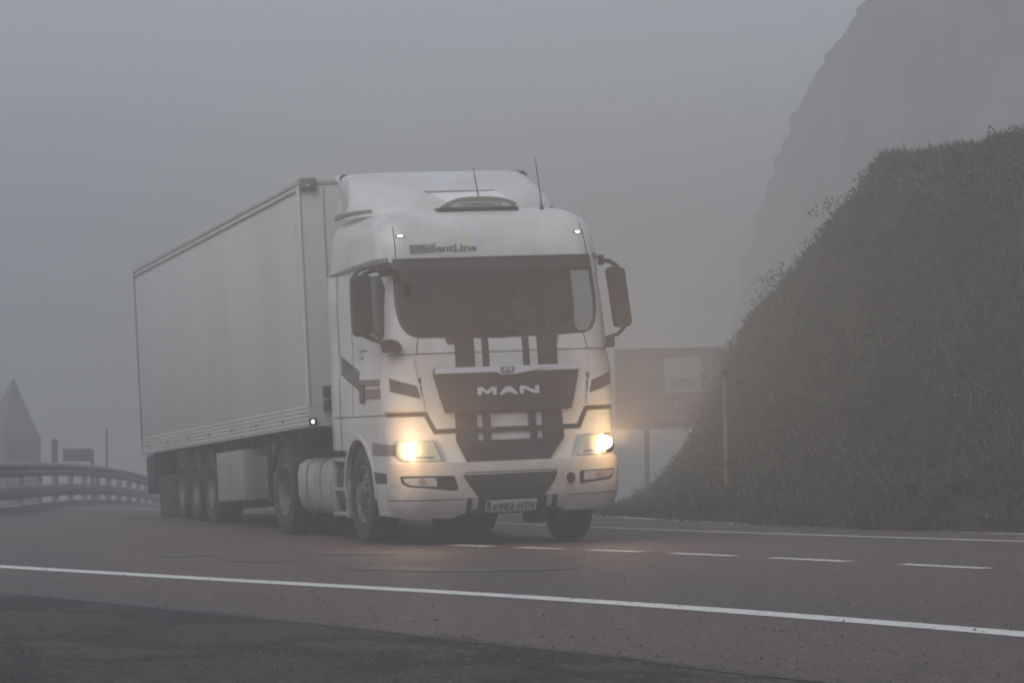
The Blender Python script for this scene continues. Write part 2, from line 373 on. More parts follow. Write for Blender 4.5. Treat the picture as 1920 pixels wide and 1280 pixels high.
# ------------------------------------------------------------------ cab surface
CR = 0.02834
def K(p):
    x, y, z = p; c, s = math.cos(CR), math.sin(CR); return (x*c-(z-.5)*s, y, .5+(z-.5)*c+x*s)
TY, TR, TDZ, YT = -0.0569, 0.0409, 0.3711, 3.047
def T(p):
    x, y, z = p; zz = z-TDZ*(y-YT)/13.5+TR*x; xx = x-(z-1)*TR; c, s = math.cos(TY), math.sin(TY); yy = y-4.4
    return (xx*c-yy*s, 4.4+xx*s+yy*c, zz)
YF = [(.28, .16), (.34, .10), (.45, .03), (.6, .0), (.85, .0), (.95, .03), (1.2, .06), (1.6, .09), (2.0, .12), (2.17, .15), (2.5, .22), (3.0, .34), (3.1, .37), (3.2, .42), (3.3, .495), (3.38, .59), (3.44, .72), (3.48, .89), (3.5, 1.05)]
WF = [(.3, 1.17), (.4, 1.2), (.6, 1.225), (1.75, 1.225), (1.85, 1.205), (2.2, 1.215), (2.5, 1.22), (3.0, 1.20), (3.2, 1.185), (3.3, 1.165), (3.38, 1.12), (3.44, 1.03), (3.48, .93), (3.5, .8)]
CC = .03
def surf(u, z):
    s = 1 if u >= 0 else -1; a = abs(u); w_ = itp(WF, z); yf = itp(YF, z); A = .88 if w_ > 1 else w_-.12
    rx = w_-A; ry = .32; L = .52
    if a <= A: return (u, yf+CC*a*a, z)
    yc = yf+CC*A*A; t = (a-A)/L
    if t <= 1: return (s*(A+rx*math.sin(t*PI/2)), yc+ry*(1-math.cos(t*PI/2)), z)
    yc += ry; tt = (a-A-L)/1.9
    return (s*w_, yc+(2.45-yc)*tt, z)
UM = .88+.52+1.9
def us(y, z, s=-1):           # y on the side of the cab -> u
    yc = itp(YF, z)+CC*.88*.88+.32
    if y <= yc:
        k = max(-1, min(1, 1-(y-itp(YF, z)-CC*.88*.88)/.32)); return s*(.88+.52*math.acos(k)/(PI/2))
    return s*(1.40+1.9*(y-yc)/(2.45-yc))
def snorm(u, z):
    p = Vector(surf(u, z)); a = Vector(surf(u+.004, z))-Vector(surf(u-.004, z)); b = Vector(surf(u, z+.004))-Vector(surf(u, z-.004))
    n = a.cross(b)
    if n.length < 1e-9: return Vector((0, -1, 0))
    n.normalize(); return n
USTEP = [-3.1, -2.6, -2.1, -1.6, -1.4, -1.33, -1.26, -1.19, -1.12, -1.05, -.98, -.93, -.88, -.6, -.3, 0]
USTEP = USTEP+[-q for q in USTEP[:-1]][::-1]
ZSTEP = [.34, .45, .6, .85, .95, 1.2, 1.6, 1.75, 1.85, 2.0, 2.17, 2.5, 2.8, 3.0, 3.1, 3.2, 3.25, 3.3, 3.34, 3.38, 3.41, 3.44, 3.46, 3.48]
def flat_poly(polys):
    bm = bmesh.new()
    for poly in polys:
        f = bm.faces.new([bm.verts.new((p[0], 0, p[1])) for p in poly]); bmesh.ops.triangulate(bm, faces=[f])
    return bm
def cutgrid(bm, us_=USTEP, zs_=ZSTEP):
    xs = [v.co.x for v in bm.verts]; zs = [v.co.z for v in bm.verts]
    for q in us_:
        if min(xs) < q < max(xs): bmesh.ops.bisect_plane(bm, geom=bm.verts[:]+bm.edges[:]+bm.faces[:], plane_co=(q, 0, 0), plane_no=(1, 0, 0), dist=1e-5)
    for q in zs_:
        if min(zs) < q < max(zs): bmesh.ops.bisect_plane(bm, geom=bm.verts[:]+bm.edges[:]+bm.faces[:], plane_co=(0, 0, q), plane_no=(0, 0, 1), dist=1e-5)
def cuthole(bm, poly):
    area = sum(poly[i][0]*poly[(i+1) % len(poly)][1]-poly[(i+1) % len(poly)][0]*poly[i][1] for i in range(len(poly)))
    P = poly if area > 0 else poly[::-1]
    lo = (min(p[0] for p in P)-.15, min(p[1] for p in P)-.15); hi = (max(p[0] for p in P)+.15, max(p[1] for p in P)+.15)
    def near(f): c = f.calc_center_median(); return lo[0]-.6 < c.x < hi[0]+.6 and lo[1]-.6 < c.z < hi[1]+.6
    nrm = []
    for a, b in zip(P, P[1:]+P[:1]):
        d = (b[0]-a[0], b[1]-a[1]); n = (-d[1], d[0]); nrm.append((a, n))
        fs = [f for f in bm.faces if near(f)]; es = {e for f in fs for e in f.edges}; vv = {v for f in fs for v in f.verts}
        bmesh.ops.bisect_plane(bm, geom=list(vv)+list(es)+fs, plane_co=(a[0], 0, a[1]), plane_no=(n[0], 0, n[1]), dist=1e-6)
    dele = []
    for f in bm.faces:
        c = f.calc_center_median()
        if all((c.x-a[0])*n[0]+(c.z-a[1])*n[1] > 0 for a, n in nrm): dele.append(f)
    bmesh.ops.delete(bm, geom=dele, context='FACES')
def mapfn(S_, N_, off):
    def f(co):
        u, d, z = co.x, co.y, co.z; n = N_(u, z); return Vector(S_(u, z))+n*(off+d)
    return f
def patch(name, polys, off, thick, mt, parent, xf=K, S_=surf, N_=snorm, grid=True, us_=USTEP, zs_=ZSTEP):
    if not isinstance(polys[0][0], (list, tuple)): polys = [polys]
    bm = flat_poly(polys)
    if grid: cutgrid(bm, us_, zs_)
    if thick:
        r = bmesh.ops.extrude_face_region(bm, geom=bm.faces[:])
        for v in [g for g in r['geom'] if isinstance(g, bmesh.types.BMVert)]: v.co.y -= thick
    g = mapfn(S_, N_, off)
    for v in bm.verts: v.co = g(v.co)
    return fin(name, bm, mt, parent, xf, ang=40)
def rnd(poly, r=.03, n=4):
    out = []; m_ = len(poly)
    for i in range(m_):
        p0, p, p1 = Vector(poly[i-1]), Vector(poly[i]), Vector(poly[(i+1) % m_])
        a = (p0-p); b = (p1-p); rr = min(r, a.length*.45, b.length*.45); A_ = p+a.normalized()*rr; B_ = p+b.normalized()*rr
        for k in range(n+1):
            t = k/n; q = A_*(1-t)**2+p*2*t*(1-t)+B_*t*t; out.append((q.x, q.y))
    return out
def mir(poly, dx=0): return [(-p[0]+2*dx, p[1]) for p in poly][::-1]
def text_patch(name, s, x0, x1, z0, z1, off, depth, mt, parent, xf=K, S_=surf, N_=snorm, bold=0.0, flip=False):
    c = bpy.data.curves.new('t', 'FONT'); c.body = s; c.size = 1; c.extrude = .5; c.offset = bold; c.resolution_u = 3
    o = bpy.data.objects.new('t', c); COL.objects.link(o)
    dg = bpy.context.evaluated_depsgraph_get(); me = bpy.data.meshes.new_from_object(o.evaluated_get(dg)); bpy.data.objects.remove(o); bpy.data.curves.remove(c)
    bm = bmesh.new(); bm.from_mesh(me); bpy.data.meshes.remove(me)
    xs = [v.co.x for v in bm.verts]; ys = [v.co.y for v in bm.verts]; ax, bx, ay, by = min(xs), max(xs), min(ys), max(ys)
    g = mapfn(S_, N_, off)
    for v in bm.verts:
        u = x0+(v.co.x-ax)/(bx-ax)*(x1-x0); z = z0+(v.co.y-ay)/(by-ay)*(z1-z0); d = v.co.z*depth
        v.co = g(Vector((u, d, z)))
    return fin(name, bm, mt, parent, xf, smooth=False)

# ------------------------------------------------------------------ TRUCK
truck = empty('truck', (0, 3, 0))
tag(truck, 'white articulated lorry with box trailer and lit headlights driving towards the camera in fog', 'truck')
truck_inv = Matrix.Translation((0, -3, 0))
def P(o):  # parent keeping world position
    o.parent = truck; o.matrix_parent_inverse = truck_inv; return o

WSC = [(-1.085, 2.965), (-1.095, 2.5), (-1.08, 2.36), (-1.05, 2.26), (-.99, 2.18), (-.90, 2.14), (0, 2.115)]
WSC = WSC+[(-a, b) for a, b in WSC[:-1]][::-1]
SW = lambda s: [(s*a, b) for a, b in ((1.19, 2.66), (1.24, 2.80), (2.32, 2.84), (2.34, 2.2), (1.55, 2.165), (1.27, 2.165))]
def arch(s, y0=1.45, r=.62, zc=.50):
    pts = [(y0-r, .2)]+[(y0-r*math.cos(a*PI/14), zc+r*math.sin(a*PI/14)) for a in range(15)]+[(y0+r, .2)]
    return [(us(a, b, s), b) for a, b in pts]
def rearcut(s): return [(us(1.98, 1.0, s), 1.0), (s*3.5, 1.0), (s*3.5, .1), (us(1.98, .3, s), .1)]
def shell(off, holes, z0=.33):
    bm = flat_poly([[(-UM, z0), (UM, z0), (UM, 3.5), (-UM, 3.5)]]); cutgrid(bm)
    for h in holes: cuthole(bm, h)
    bm.verts.ensure_lookup_table()
    tops = sorted([v for v in bm.verts if abs(v.co.z-3.5) < 1e-5], key=lambda v: v.co.x)
    g = mapfn(surf, snorm, off)
    rear = {}
    for v in bm.verts:
        if abs(abs(v.co.x)-UM) < 1e-4: rear.setdefault(round(v.co.z, 4), {})[v.co.x > 0] = v
    for v in bm.verts: v.co = g(v.co)
    bm.faces.new(tops)
    ks = [k for k in sorted(rear) if len(rear[k]) == 2]
    for a, b in zip(ks, ks[1:]):
        try: bm.faces.new((rear[a][False], rear[a][True], rear[b][True], rear[b][False]))
        except Exception: pass
    return bm
holes = [WSC, SW(-1), SW(1), arch(-1), arch(1), rearcut(-1), rearcut(1)]
cab = P(fin('cab', shell(0, holes), M['white'], None, K, ang=50))
bm = shell(-.045, [WSC, SW(-1), SW(1)], 1.15)
for v in bm.verts: v.co.y = min(v.co.y, 2.38)
box(bm, -1.14, 1.14, .3, 2.35, 1.12, 1.16)
fin('cab_lining', bm, M['interior'], cab, K)
patch('windscreen', rnd(WSC, .05), -.012, 0, M['glass'], cab)
for s in (-1, 1): patch('side_window', SW(s), -.015, 0, M['sglass'], cab)
# black ceramic frame round the windscreen
def ring(poly, k):
    cx = sum(p[0] for p in poly)/len(poly); cz = sum(p[1] for p in poly)/len(poly)
    return [[poly[i], poly[(i+1) % len(poly)], (cx+(poly[(i+1) % len(poly)][0]-cx)*k, cz+(poly[(i+1) % len(poly)][1]-cz)*k), (cx+(poly[i][0]-cx)*k, cz+(poly[i][1]-cz)*k)] for i in range(len(poly))]
patch('windscreen_surround', ring(WSC, .965), -.004, .012, M['black'], cab)
patch('windscreen_sunband', [(-1.07, 2.94), (1.07, 2.94), (1.07, 2.84), (-1.07, 2.84)], -.007, .003, M['black'], cab)
# interior
bm = bmesh.new(); box(bm, -1.1, 1.1, .42, .85, 1.5, 2.17, .04); box(bm, .25, .95, .5, .95, 1.5, 2.24, .05)
fin('dashboard', bm, M['interior'], cab, K)
for s in (-1, 1):
    bm = bmesh.new(); box(bm, s*.55-.27, s*.55+.27, 1.0, 1.5, 1.55, 1.78, .06); box(bm, s*.55-.26, s*.55+.26, 1.45, 1.62, 1.72, 2.45, .07); box(bm, s*.55-.15, s*.55+.15, 1.46, 1.6, 2.42, 2.62, .05)
    fin('seat', bm, M['interior'], cab, K)
bm = bmesh.new(); pts = []
for k in range(25):
    a = 2*PI*k/24; pts.append((.55+.23*math.cos(a), .93+.1*math.sin(a), 2.12+.19*math.sin(a)))
tube(bm, pts, .016, 8, False); tube(bm, [(.55, .93, 2.12), (.55, .8, 1.9)], .03, 8); tube(bm, [(.33, .93, 2.12), (.77, .93, 2.12)], .014, 6)
fin('steering_wheel', bm, M['black'], cab, K)

# seams on the cab
def seam(polys, nm='panel_seam'): return patch(nm, polys, .0022, .004, M['gap'], cab)
def hs_(u0, u1, z, t=.010): return [(u0, z-t/2), (u1, z-t/2), (u1, z+t/2), (u0, z+t/2)]
def vseam(y, z0, z1, s, t=.012): return [(us(y, z0, s), z0), (us(y+t, z0, s), z0), (us(y+t, z1, s), z1), (us(y, z1, s), z1)]
sm = [hs_(-1.25, 1.25, 1.977)]
for s in (-1, 1):
    sm += [vseam(2.17, 1.0, 2.2, s, .02), vseam(2.17, 2.2, 2.88, s, .02), vseam(1.62, 1.38, 2.9, s, .010)]
    sm.append([(s*.925, 1.977), (s*.915, 1.977), (s*.885, 2.13), (s*.895, 2.13)] if s > 0 else [(-.925, 1.977), (-.895, 2.13), (-.885, 2.13), (-.915, 1.977)])
    sm.append([(us(2.44, 1.345, s), 1.345), (us(.1, 1.36, s), 1.36), (us(.1, 1.372, s), 1.372), (us(2.44, 1.357, s), 1.357)])
    sm.append([(s*1.035, 2.97), (s*1.045, 2.97), (s*1.04, 3.30), (s*1.03, 3.30)])
seam(sm)
for s in (-1, 1):
    # rain gutter
    patch('rain_gutter', [(us(2.44, 2.868, s), 2.868), (s*1.13, 2.925), (s*1.13, 2.975), (us(1.6, 2.93, s), 2.93), (us(2.44, 2.885, s), 2.885)], .018, .02, M['greyband'], cab)
    # decals
    d1 = [(us(a, b, s), b) for a, b in ((2.12, 2.01), (1.33, 1.825), (1.345, 1.63), (2.12, 1.81))]
    d2 = [(us(a, b, s), b) for a, b in ((1.345, 1.745), (.08, 1.735), (.08, 1.672), (1.345, 1.665))]
    d3 = [(us(a, b, s), b) for a, b in ((1.15, 1.64), (.09, 1.648), (.09, 1.537), (1.15, 1.535))]
    d4 = [(s*1.206, 1.743), (s*.93, 1.652), (s*.90, 1.519), (s*1.202, 1.606)]
    patch('stripe_decal', [d1], .003, .002, M['decal'], cab)
    patch('stripe_decal', [d2, d3], .003, .002, mat('stripe_grey', (.12, .105, .105), .5), cab)
    patch('stripe_decal', [d4], .024, .002, M['decal'], cab)
    patch('door_handle', rnd([(us(1.28, 1.50, s), 1.50), (us(1.10, 1.50, s), 1.50), (us(1.10, 1.70, s), 1.70), (us(1.28, 1.70, s), 1.70)], .02), .02, .02, M['decal'], cab)
    # corner air deflector panel
    cd = [(s*.955, 1.925), (s*1.36, 1.93), (s*1.36, 1.40), (s*.865, 1.40)]
    patch('corner_deflector', rnd(cd, .03), .022, .03, M['white'], cab)
    # side vent and step
    patch('side_vent', [(us(.88, 1.085, s), 1.085), (us(.12, 1.06, s), 1.06), (us(.12, .95, s), .95), (us(.86, .95, s), .95)], .003, .004, M['greyband'], cab)
    patch('step_recess', [(us(.86, .785, s), .785), (us(.24, .765, s), .765), (us(.24, .665, s), .665), (us(.86, .665, s), .665)], .003, .004, M['black'], cab)
    patch('wheel_arch_lip', [[(us(1.45-(.62+q)*math.cos(a0), .5, s), .5+(.62+q)*math.sin(a0)) for (q, a0) in ((0, k*PI/14), (.045, k*PI/14), (.045, (k+1)*PI/14), (0, (k+1)*PI/14))] for k in range(14)], .015, .05, M['plastic_white'], cab)
# lettering and emblem on the door, smudges of badge text
for s in (-1,):
    patch('model_badge', [(us(1.33, 2.03, s), 2.03), (us(1.0, 2.03, s), 2.03), (us(1.0, 2.055, s), 2.055), (us(1.33, 2.055, s), 2.055)], .003, .003, M['greyband'], cab)
    patch('model_badge', [(us(1.30, 1.955, s), 1.955), (us(1.16, 1.955, s), 1.955), (us(1.16, 1.98, s), 1.98), (us(1.30, 1.98, s), 1.98)], .003, .003, M['greyband'], cab)
# roof-band decal
M['dec_pale'] = mat('decal_pale_grey', (.46, .47, .49), .4); M['dec_orange'] = mat('decal_ochre', (.52, .46, .37), .4); M['dec_yel'] = mat('decal_olive', (.50, .485, .38), .4)
M['dec_text'] = mat('decal_text_grey', (.12, .125, .13), .45); M['dec_box'] = mat('decal_box_grey', (.26, .25, .245), .5)
patch('decal_background', [(-.64, 3.255), (-.16, 3.262), (-.07, 3.195), (-.15, 2.985), (-.66, 2.985), (-.52, 3.13)], .003, .002, M['dec_pale'], cab)
for i, xx in enumerate((-.56, -.44, -.33, -.19)):
    patch('decal_chevron', [[(xx, 3.25), (xx+.05, 3.25), (xx+.115, 3.13), (xx+.065, 3.13)], [(xx+.065, 3.13), (xx+.115, 3.13), (xx-.02, 2.985), (xx-.07, 2.985)]], .0045, .002, (M['dec_orange'], M['dec_yel'], M['dec_orange'], M['dec_pale'])[i], cab)
patch('decal_box', [(-.885, 3.012), (-.62, 3.02), (-.60, 3.112), (-.885, 3.10)], .006, .002, M['dec_box'], cab)
text_patch('decal_lettering', 'EfficientLine', -.875, -.175, 3.02, 3.10, .0085, .002, M['dec_text'], cab, bold=.035)
for s in (-1, 1):
    e = [(s*.965+.055*math.cos(a*PI/8), 3.198+.018*math.sin(a*PI/8)) for a in range(16)]
    h = patch('roof_lamp', e, .006, .01, M['black'], cab)
    e = [(s*.965+.032*math.cos(a*PI/8), 3.198+.009*math.sin(a*PI/8)) for a in range(16)]
    patch('roof_lamp_lens', e, .009, .004, M['whitelamp'], cab)
# black stripes below the windscreen
X0 = .02
for a, b in ((-.513, -.305), (-.226, -.152), (.208, .282), (.369, .584)):
    patch('bonnet_stripe', [(a, 1.80), (b, 1.80), (b, 2.13), (a, 2.13)], .004, .003, M['black'], cab)
for s in (-1, 1):
    patch('wiper_cowl', [(s*.61, 2.15), (s*.585, 2.07), (s*.42, 2.07), (s*.42, 2.15)], .02, .03, M['black'], cab)
    bm = bmesh.new(); a_ = [Vector(surf(s*(.55-.08*k), 2.13+.012*k)) + Vector((0, -.03, 0)) for k in range(14)]
    tube(bm, a_, .009, 6); fin('wiper', bm, M['black'], cab, K)

# upper grille -------------------------------------------------------
def gr(off): return lambda u, z: (u, itp(YF, z)+CC*u*u*1.2-off, z)
grille = P(patch('grille', rnd([(-.755, 1.822), (.797, 1.822), (.790, 1.75), (.690, 1.363), (-.655, 1.363), (-.757, 1.75)], .025), .05, .055, M['black'], None))
patch('chrome_strip', rnd([(-.742, 1.822), (.785, 1.822), (.797, 1.765), (.12, 1.765), (.085, 1.735), (-.055, 1.735), (-.09, 1.765), (-.755, 1.765)], .02), .058, .012, M['chrome'], grille)
# emblem: rounded shield with a running animal outline
patch('emblem', rnd([(-.06, 1.815), (.10, 1.815), (.09, 1.755), (.06, 1.742), (-.03, 1.742), (-.055, 1.755)], .02), .064, .008, M['greyband'], grille)
patch('emblem_figure', [[(-.035, 1.765), (-.015, 1.765), (.0, 1.785), (-.01, 1.79)], [(-.03, 1.79), (.055, 1.79), (.07, 1.803), (-.02, 1.803)], [(.035, 1.765), (.05, 1.765), (.065, 1.79), (.05, 1.79)]], .067, .004, M['chrome'], grille)
AL = [(0, 0), (.36, 1), (.5, 1), (.5, .78), (.385, .42), (.5, .42), (.5, .22), (.31, .22), (.24, 0)]
LET = {'M': [[(0, 0), (0, 1), (.26, 1), (.5, .5), (.74, 1), (1, 1), (1, 0), (.80, 0), (.80, .62), (.56, .12), (.44, .12), (.20, .62), (.20, 0)]],
       'A': [AL, [(1-a, b) for a, b in AL][::-1]], 'N': [[(0, 0), (0, 1), (.28, 1), (.80, .36), (.80, 1), (1, 1), (1, 0), (.74, 0), (.20, .64), (.20, 0)]]}
for ch, a, b in (('M', -.312, -.112), ('A', -.085, .118), ('N', .138, .345)):
    patch('brand_letter', [[(a+p*(b-a), 1.532+q*.080) for p, q in pl_] for pl_ in LET[ch]], .062, .012, M['chrome'], grille)
# centre grille block below with white openings showing the panel behind
cg = P(patch('centre_grille', [[(-.549, 1.363), (-.33, 1.363), (-.33, 1.07), (-.345, 1.07), (-.345, .857), (-.459, .857), (-.556, 1.08)],
    [(.372, 1.363), (.585, 1.363), (.592, 1.07), (.425, .857), (.372, .857)],
    [(-.345, 1.072), (.372, 1.072), (.372, .857), (-.345, .857)],
    [(-.33, 1.205), (.372, 1.205), (.372, 1.155), (-.33, 1.155)],
    [(-.33, 1.363), (.372, 1.363), (.372, 1.345), (-.33, 1.345)],
    [(-.265, 1.345), (-.185, 1.345), (-.185, 1.205), (-.265, 1.205)], [(.225, 1.345), (.30, 1.345), (.30, 1.205), (.225, 1.205)],
    [(-.265, 1.155), (-.185, 1.155), (-.185, 1.072), (-.265, 1.072)], [(.235, 1.155), (.308, 1.155), (.308, 1.072), (.235, 1.072)]], .03, .03, M['black'], None))
for s in (-1, 1):
    bnd = [(s*1.30, 1.385), (s*.845, 1.385), (s*.755, 1.207), (s*.555, 1.207), (s*.555, 1.157), (s*.785, 1.157), (s*.875, 1.34), (s*1.30, 1.345)]
    patch('flap_gap', bnd, .004, .006, M['greyband'] if False else M['black'], cab)

# bumper ----------------------------------------------------------------
bump = P(patch('bumper', rnd([(-1.33, .34), (-1.33, .865), (-.71, .865), (-.45, .852), (.45, .852), (.71, .865), (1.33, .865), (1.33, .34), (.60, .34), (.50, .38), (.50, .50), (-.48, .50), (-.48, .38), (-.60, .31), (-.66, .31)][::-1], .012, 2), .028, .05, M['plastic_white'], None))
patch('bumper_lip', [[(-1.34, .505), (-.5, .492), (-.5, .484), (-1.34, .497)], [(.62, .492), (1.34, .505), (1.34, .497), (.62, .484)]], .031, .005, M['gap'], bump)
patch('bumper_crease', [(-.5, .757), (.5, .752), (.5, .743), (-.5, .748)], .031, .005, M['gap'], bump)
patch('lower_intake', rnd([(-.522, .73), (.50, .73), (.44, .62), (.355, .503), (-.362, .503), (-.45, .62)], .03), .033, .01, M['black'], bump)
patch('licence_recess', [(-.49, .50), (.60, .50), (.60, .345), (.50, .32), (-.45, .32), (-.49, .36)], .004, .03, M['black'], bump)
for a, b in ((-.415, -.355), (.385, .44)):
    patch('white_stripe', [(a, .375), (b, .375), (b, .493), (a, .493)], .008, .004, M['plastic_white'], bump)
for s in (-1, 1):
    if s < 0: rec = [(-1.15, .742), (-.605, .728), (-.57, .59), (-.62, .585), (-1.06, .63), (-1.13, .67)]
    else: rec = [(1.14, .735), (.735, .725), (.73, .595), (1.06, .625), (1.12, .67)]
    fr = patch('fog_lamp_recess', rnd(rec, .02), .031, .01, M['black'], bump)
    fl = [(s*1.12, .722), (s*(.80 if s < 0 else .78), .715), (s*(.79 if s < 0 else .77), .622), (s*1.04, .645), (s*1.10, .675)]
    patch('fog_lamp', rnd(fl, .02), .036, .008, M['reflector'], bump)
    patch('fog_lamp_bulb_housing', [(s*.94+.035*math.cos(a*PI/8), .68+.03*math.sin(a*PI/8)) for a in range(16)], .040, .006, M['greyband'], bump)
patch('tow_eye_cover', [(.635+.048*math.cos(a*PI/10), .655+.058*math.sin(a*PI/10)) for a in range(20)], .033, .01, M['black'], bump)
# number plate
pl = patch('number_plate', rnd([(-.27, .352), (.27, .352), (.27, .462), (-.27, .462)], .008, 2), .03, .012, mat('plate_white', (.5, .5, .48), .4), bump)
patch('plate_band', [(-.264, .357), (-.222, .357), (-.222, .457), (-.264, .457)], .033, .002, mat('plate_blue', (.03, .06, .25), .4), bump)
text_patch('plate_letter', 'E', -.252, -.234, .364, .384, .0345, .001, mat('plate_pale', (.6, .6, .55), .4), bump)
text_patch('plate_number', '6982', -.198, .03, .372, .446, .034, .002, mat('plate_ink', (.06, .06, .065), .5), bump, bold=.01)
text_patch('plate_number', 'HTN', .068, .243, .372, .446, .034, .002, mat('plate_ink2', (.06, .06, .065), .5), bump, bold=.01)
# headlights
for s in (-1, 1):
    hl = [(s*1.17, 1.10), (s*.79, 1.085), (s*.705, .872), (s*1.12, .892), (s*1.19, .96)]
    h = P(patch('headlight', rnd(hl, .03), .012, .02, mat('lamp_bowl_glow', (.62, .60, .56), .4, metal=.2, emit=(1, .72, .42), estr=.30), None))  # whole bowl given a faint emission, imitating the headlight's halo
    patch('headlight_trim', ring(rnd(hl, .03), .95), .02, .012, mat('lamp_trim', (.46, .45, .43), .5), h)
    patch('headlight_lens', rnd(hl, .03), .034, .003, M['lens'], h)
    bm = bmesh.new(); c = Vector(surf(s*1.03, 1.0)); n = snorm(s*1.03, 1.0)
    bmesh.ops.create_uvsphere(bm, u_segments=16, v_segments=10, radius=.068)
    for v in bm.verts: v.co = Vector((v.co.x*1.12, v.co.y*.22, v.co.z))+c+n*.03
    fin('headlight_beam_bulb', bm, M['lampglow'], h, K)
    patch('indicator_strip', [(s*1.0, .935), (s*.80, .925), (s*.79, .905), (s*1.0, .912)], .018, .004, M['amber'] if False else M['reflector'], h)
    patch('halo_glow_disc', [(s*1.03+.115*math.cos(a*PI/12), .995+.10*math.sin(a*PI/12)) for a in range(24)], .0155, .003, M['haloglow'], h)  # emissive disc painted round the bulb as the inner halo
    ld = bpy.data.lights.new('headlight_beam', 'SPOT'); lo = bpy.data.objects.new('headlight_beam', ld); COL.objects.link(lo)
    ld.energy = 520; ld.color = (1, .62, .30); ld.spot_size = math.radians(42); ld.spot_blend = .8; ld.shadow_soft_size = .05
    lo.location = Vector(K(tuple(c+n*.09))); lo.rotation_euler = (PI/2+.25, 0, PI-.16)
    lo.parent = h
    pd = bpy.data.lights.new('headlight_glow_fill', 'POINT'); po = bpy.data.objects.new('headlight_glow_fill', pd); COL.objects.link(po)
    pd.energy = 12; pd.color = (1, .60, .28); pd.shadow_soft_size = .06; po.location = Vector(K(tuple(c+n*.33))); po.parent = h  # fill lamp added ahead of the lens to warm the bumper
P_under = bmesh.new()
# spoiler --------------------------------------------------------------
def spo(z, k=1.0):
    t = (z-3.46)/(3.955-3.46); yf = 1.02+1.18*t**1.5; wd = (1.13-.07*t); return yf, wd
def sfs(u, z):      # u -1..1 along front, beyond = side
    yf, wd = spo(z); s = 1 if u >= 0 else -1; a = abs(u); t = (z-3.46)/.495
    if a <= .45: return (u/.45*.42, yf+.03*a, z)
    if a <= 1.2:
        q = (a-.45)/.75*PI/2; return (s*(.42+(wd-.42)*math.sin(q)), yf+.0135+(1-math.cos(q))*(.95-.45*t), z)
    ys = yf+.0135+(.95-.45*t); return (s*wd, ys+(2.47-ys)*min(1, (a-1.2)/.6), z)
def nsf(u, z):
    a = Vector(sfs(u+.01, z))-Vector(sfs(u-.01, z)); b = Vector(sfs(u, min(3.955, z+.01)))-Vector(sfs(u, z-.01)); n = a.cross(b); n.normalize(); return n
bm = bmesh.new(); gr_ = []
for j in range(12):
    z = 3.46+.495*j/11; gr_.append([bm.verts.new(sfs(-1.8+3.6*i/60, z)) for i in range(61)])
for a, b in zip(gr_, gr_[1:]):
    for i in range(60): bm.faces.new((a[i], a[i+1], b[i+1], b[i]))
top = gr_[-1]; lip = [bm.verts.new((v.co.x*.97, v.co.y+.05, 3.975)) for v in top]
for i in range(60): bm.faces.new((top[i], top[i+1], lip[i+1], lip[i]))
bm.faces.new(lip)
spoiler = P(fin('roof_spoiler', bm, M['white'], None, K, ang=60))
UG = [q*.1 for q in range(-18, 19)]; ZG = [3.5, 3.55, 3.6, 3.65, 3.7, 3.75, 3.8, 3.85, 3.9]
patch('spoiler_slot', [(-.44, 3.712), (.40, 3.712), (.40, 3.700), (-.34, 3.690), (-.40, 3.695)], .006, .01, M['greyband'], spoiler, S_=sfs, N_=nsf, us_=UG, zs_=ZG)
patch('spoiler_hatch', [(-.38, 3.69), (.42, 3.70), (.47, 3.58), (-.22, 3.52)], .004, .008, mat('hatch_grey', (.66, .66, .66), .5), spoiler, S_=sfs, N_=nsf, us_=UG, zs_=ZG)
for s in (-1, 1):
    patch('spoiler_joint', [(s*.9, 3.53), (s*1.8, 3.53), (s*1.8, 3.475), (s*1.15, 3.495), (s*.9, 3.505)], .012, .02, M['greyband'], spoiler, S_=sfs, N_=nsf, us_=UG, zs_=ZG)
    patch('spoiler_side_shade', [(s*.98, 3.92), (s*1.28, 3.90), (s*1.45, 3.56), (s*1.22, 3.54)], .004, .006, mat('side_shade_grey', (.36, .37, .37), .6), spoiler, S_=sfs, N_=nsf, us_=UG, zs_=ZG)  # shade of the hollow spoiler side, painted as a grey patch
# roof sign
bm = bmesh.new(); box(bm, -.45, .43, .78, .95, 3.455, 3.502, .012)
rs = P(fin('roof_sign', bm, M['black'], None, K))
flat = lambda y: (lambda u, z: (u, y, z)); fn = lambda u, z: Vector((0, -1, 0))
patch('sign_arch', [(-.41, 3.51), (-.33, 3.56), (-.22, 3.598), (-.1, 3.61), (.12, 3.61), (.24, 3.598), (.34, 3.57), (.42, 3.535), (.40, 3.50), (-.36, 3.50)], 0, .06, mat('sign_olive', (.20, .21, .17), .5), rs, S_=flat(.80), N_=fn, grid=False)
patch('sign_face', [(-.31, 3.502), (-.27, 3.54), (-.2, 3.558), (.24, 3.558), (.32, 3.535), (.36, 3.502)], .006, .01, mat('sign_pale', (.42, .42, .43), .5), rs, S_=flat(.80), N_=fn, grid=False)
text_patch('sign_lettering', 'COMPACT', -.20, .25, 3.510, 3.548, .008, .004, mat('sign_ink', (.16, .16, .17), .5), rs, S_=flat(.80), N_=fn, bold=.02)
for (x, y, z0, z1) in ((.03, .88, 3.50, 3.86), (.70, .84, 3.47, 3.95)):
    bm = bmesh.new(); tube(bm, [(x, y, z0-.03), (x, y, z0+.03)], [.03, .018], 10); tube(bm, [(x, y, z0+.02), (x-.005, y+.01, z0+.12), (x-.04, y+.04, z1+.06)], [.013, .008, .004], 8)
    P(fin('antenna', bm, M['black'], None, K))
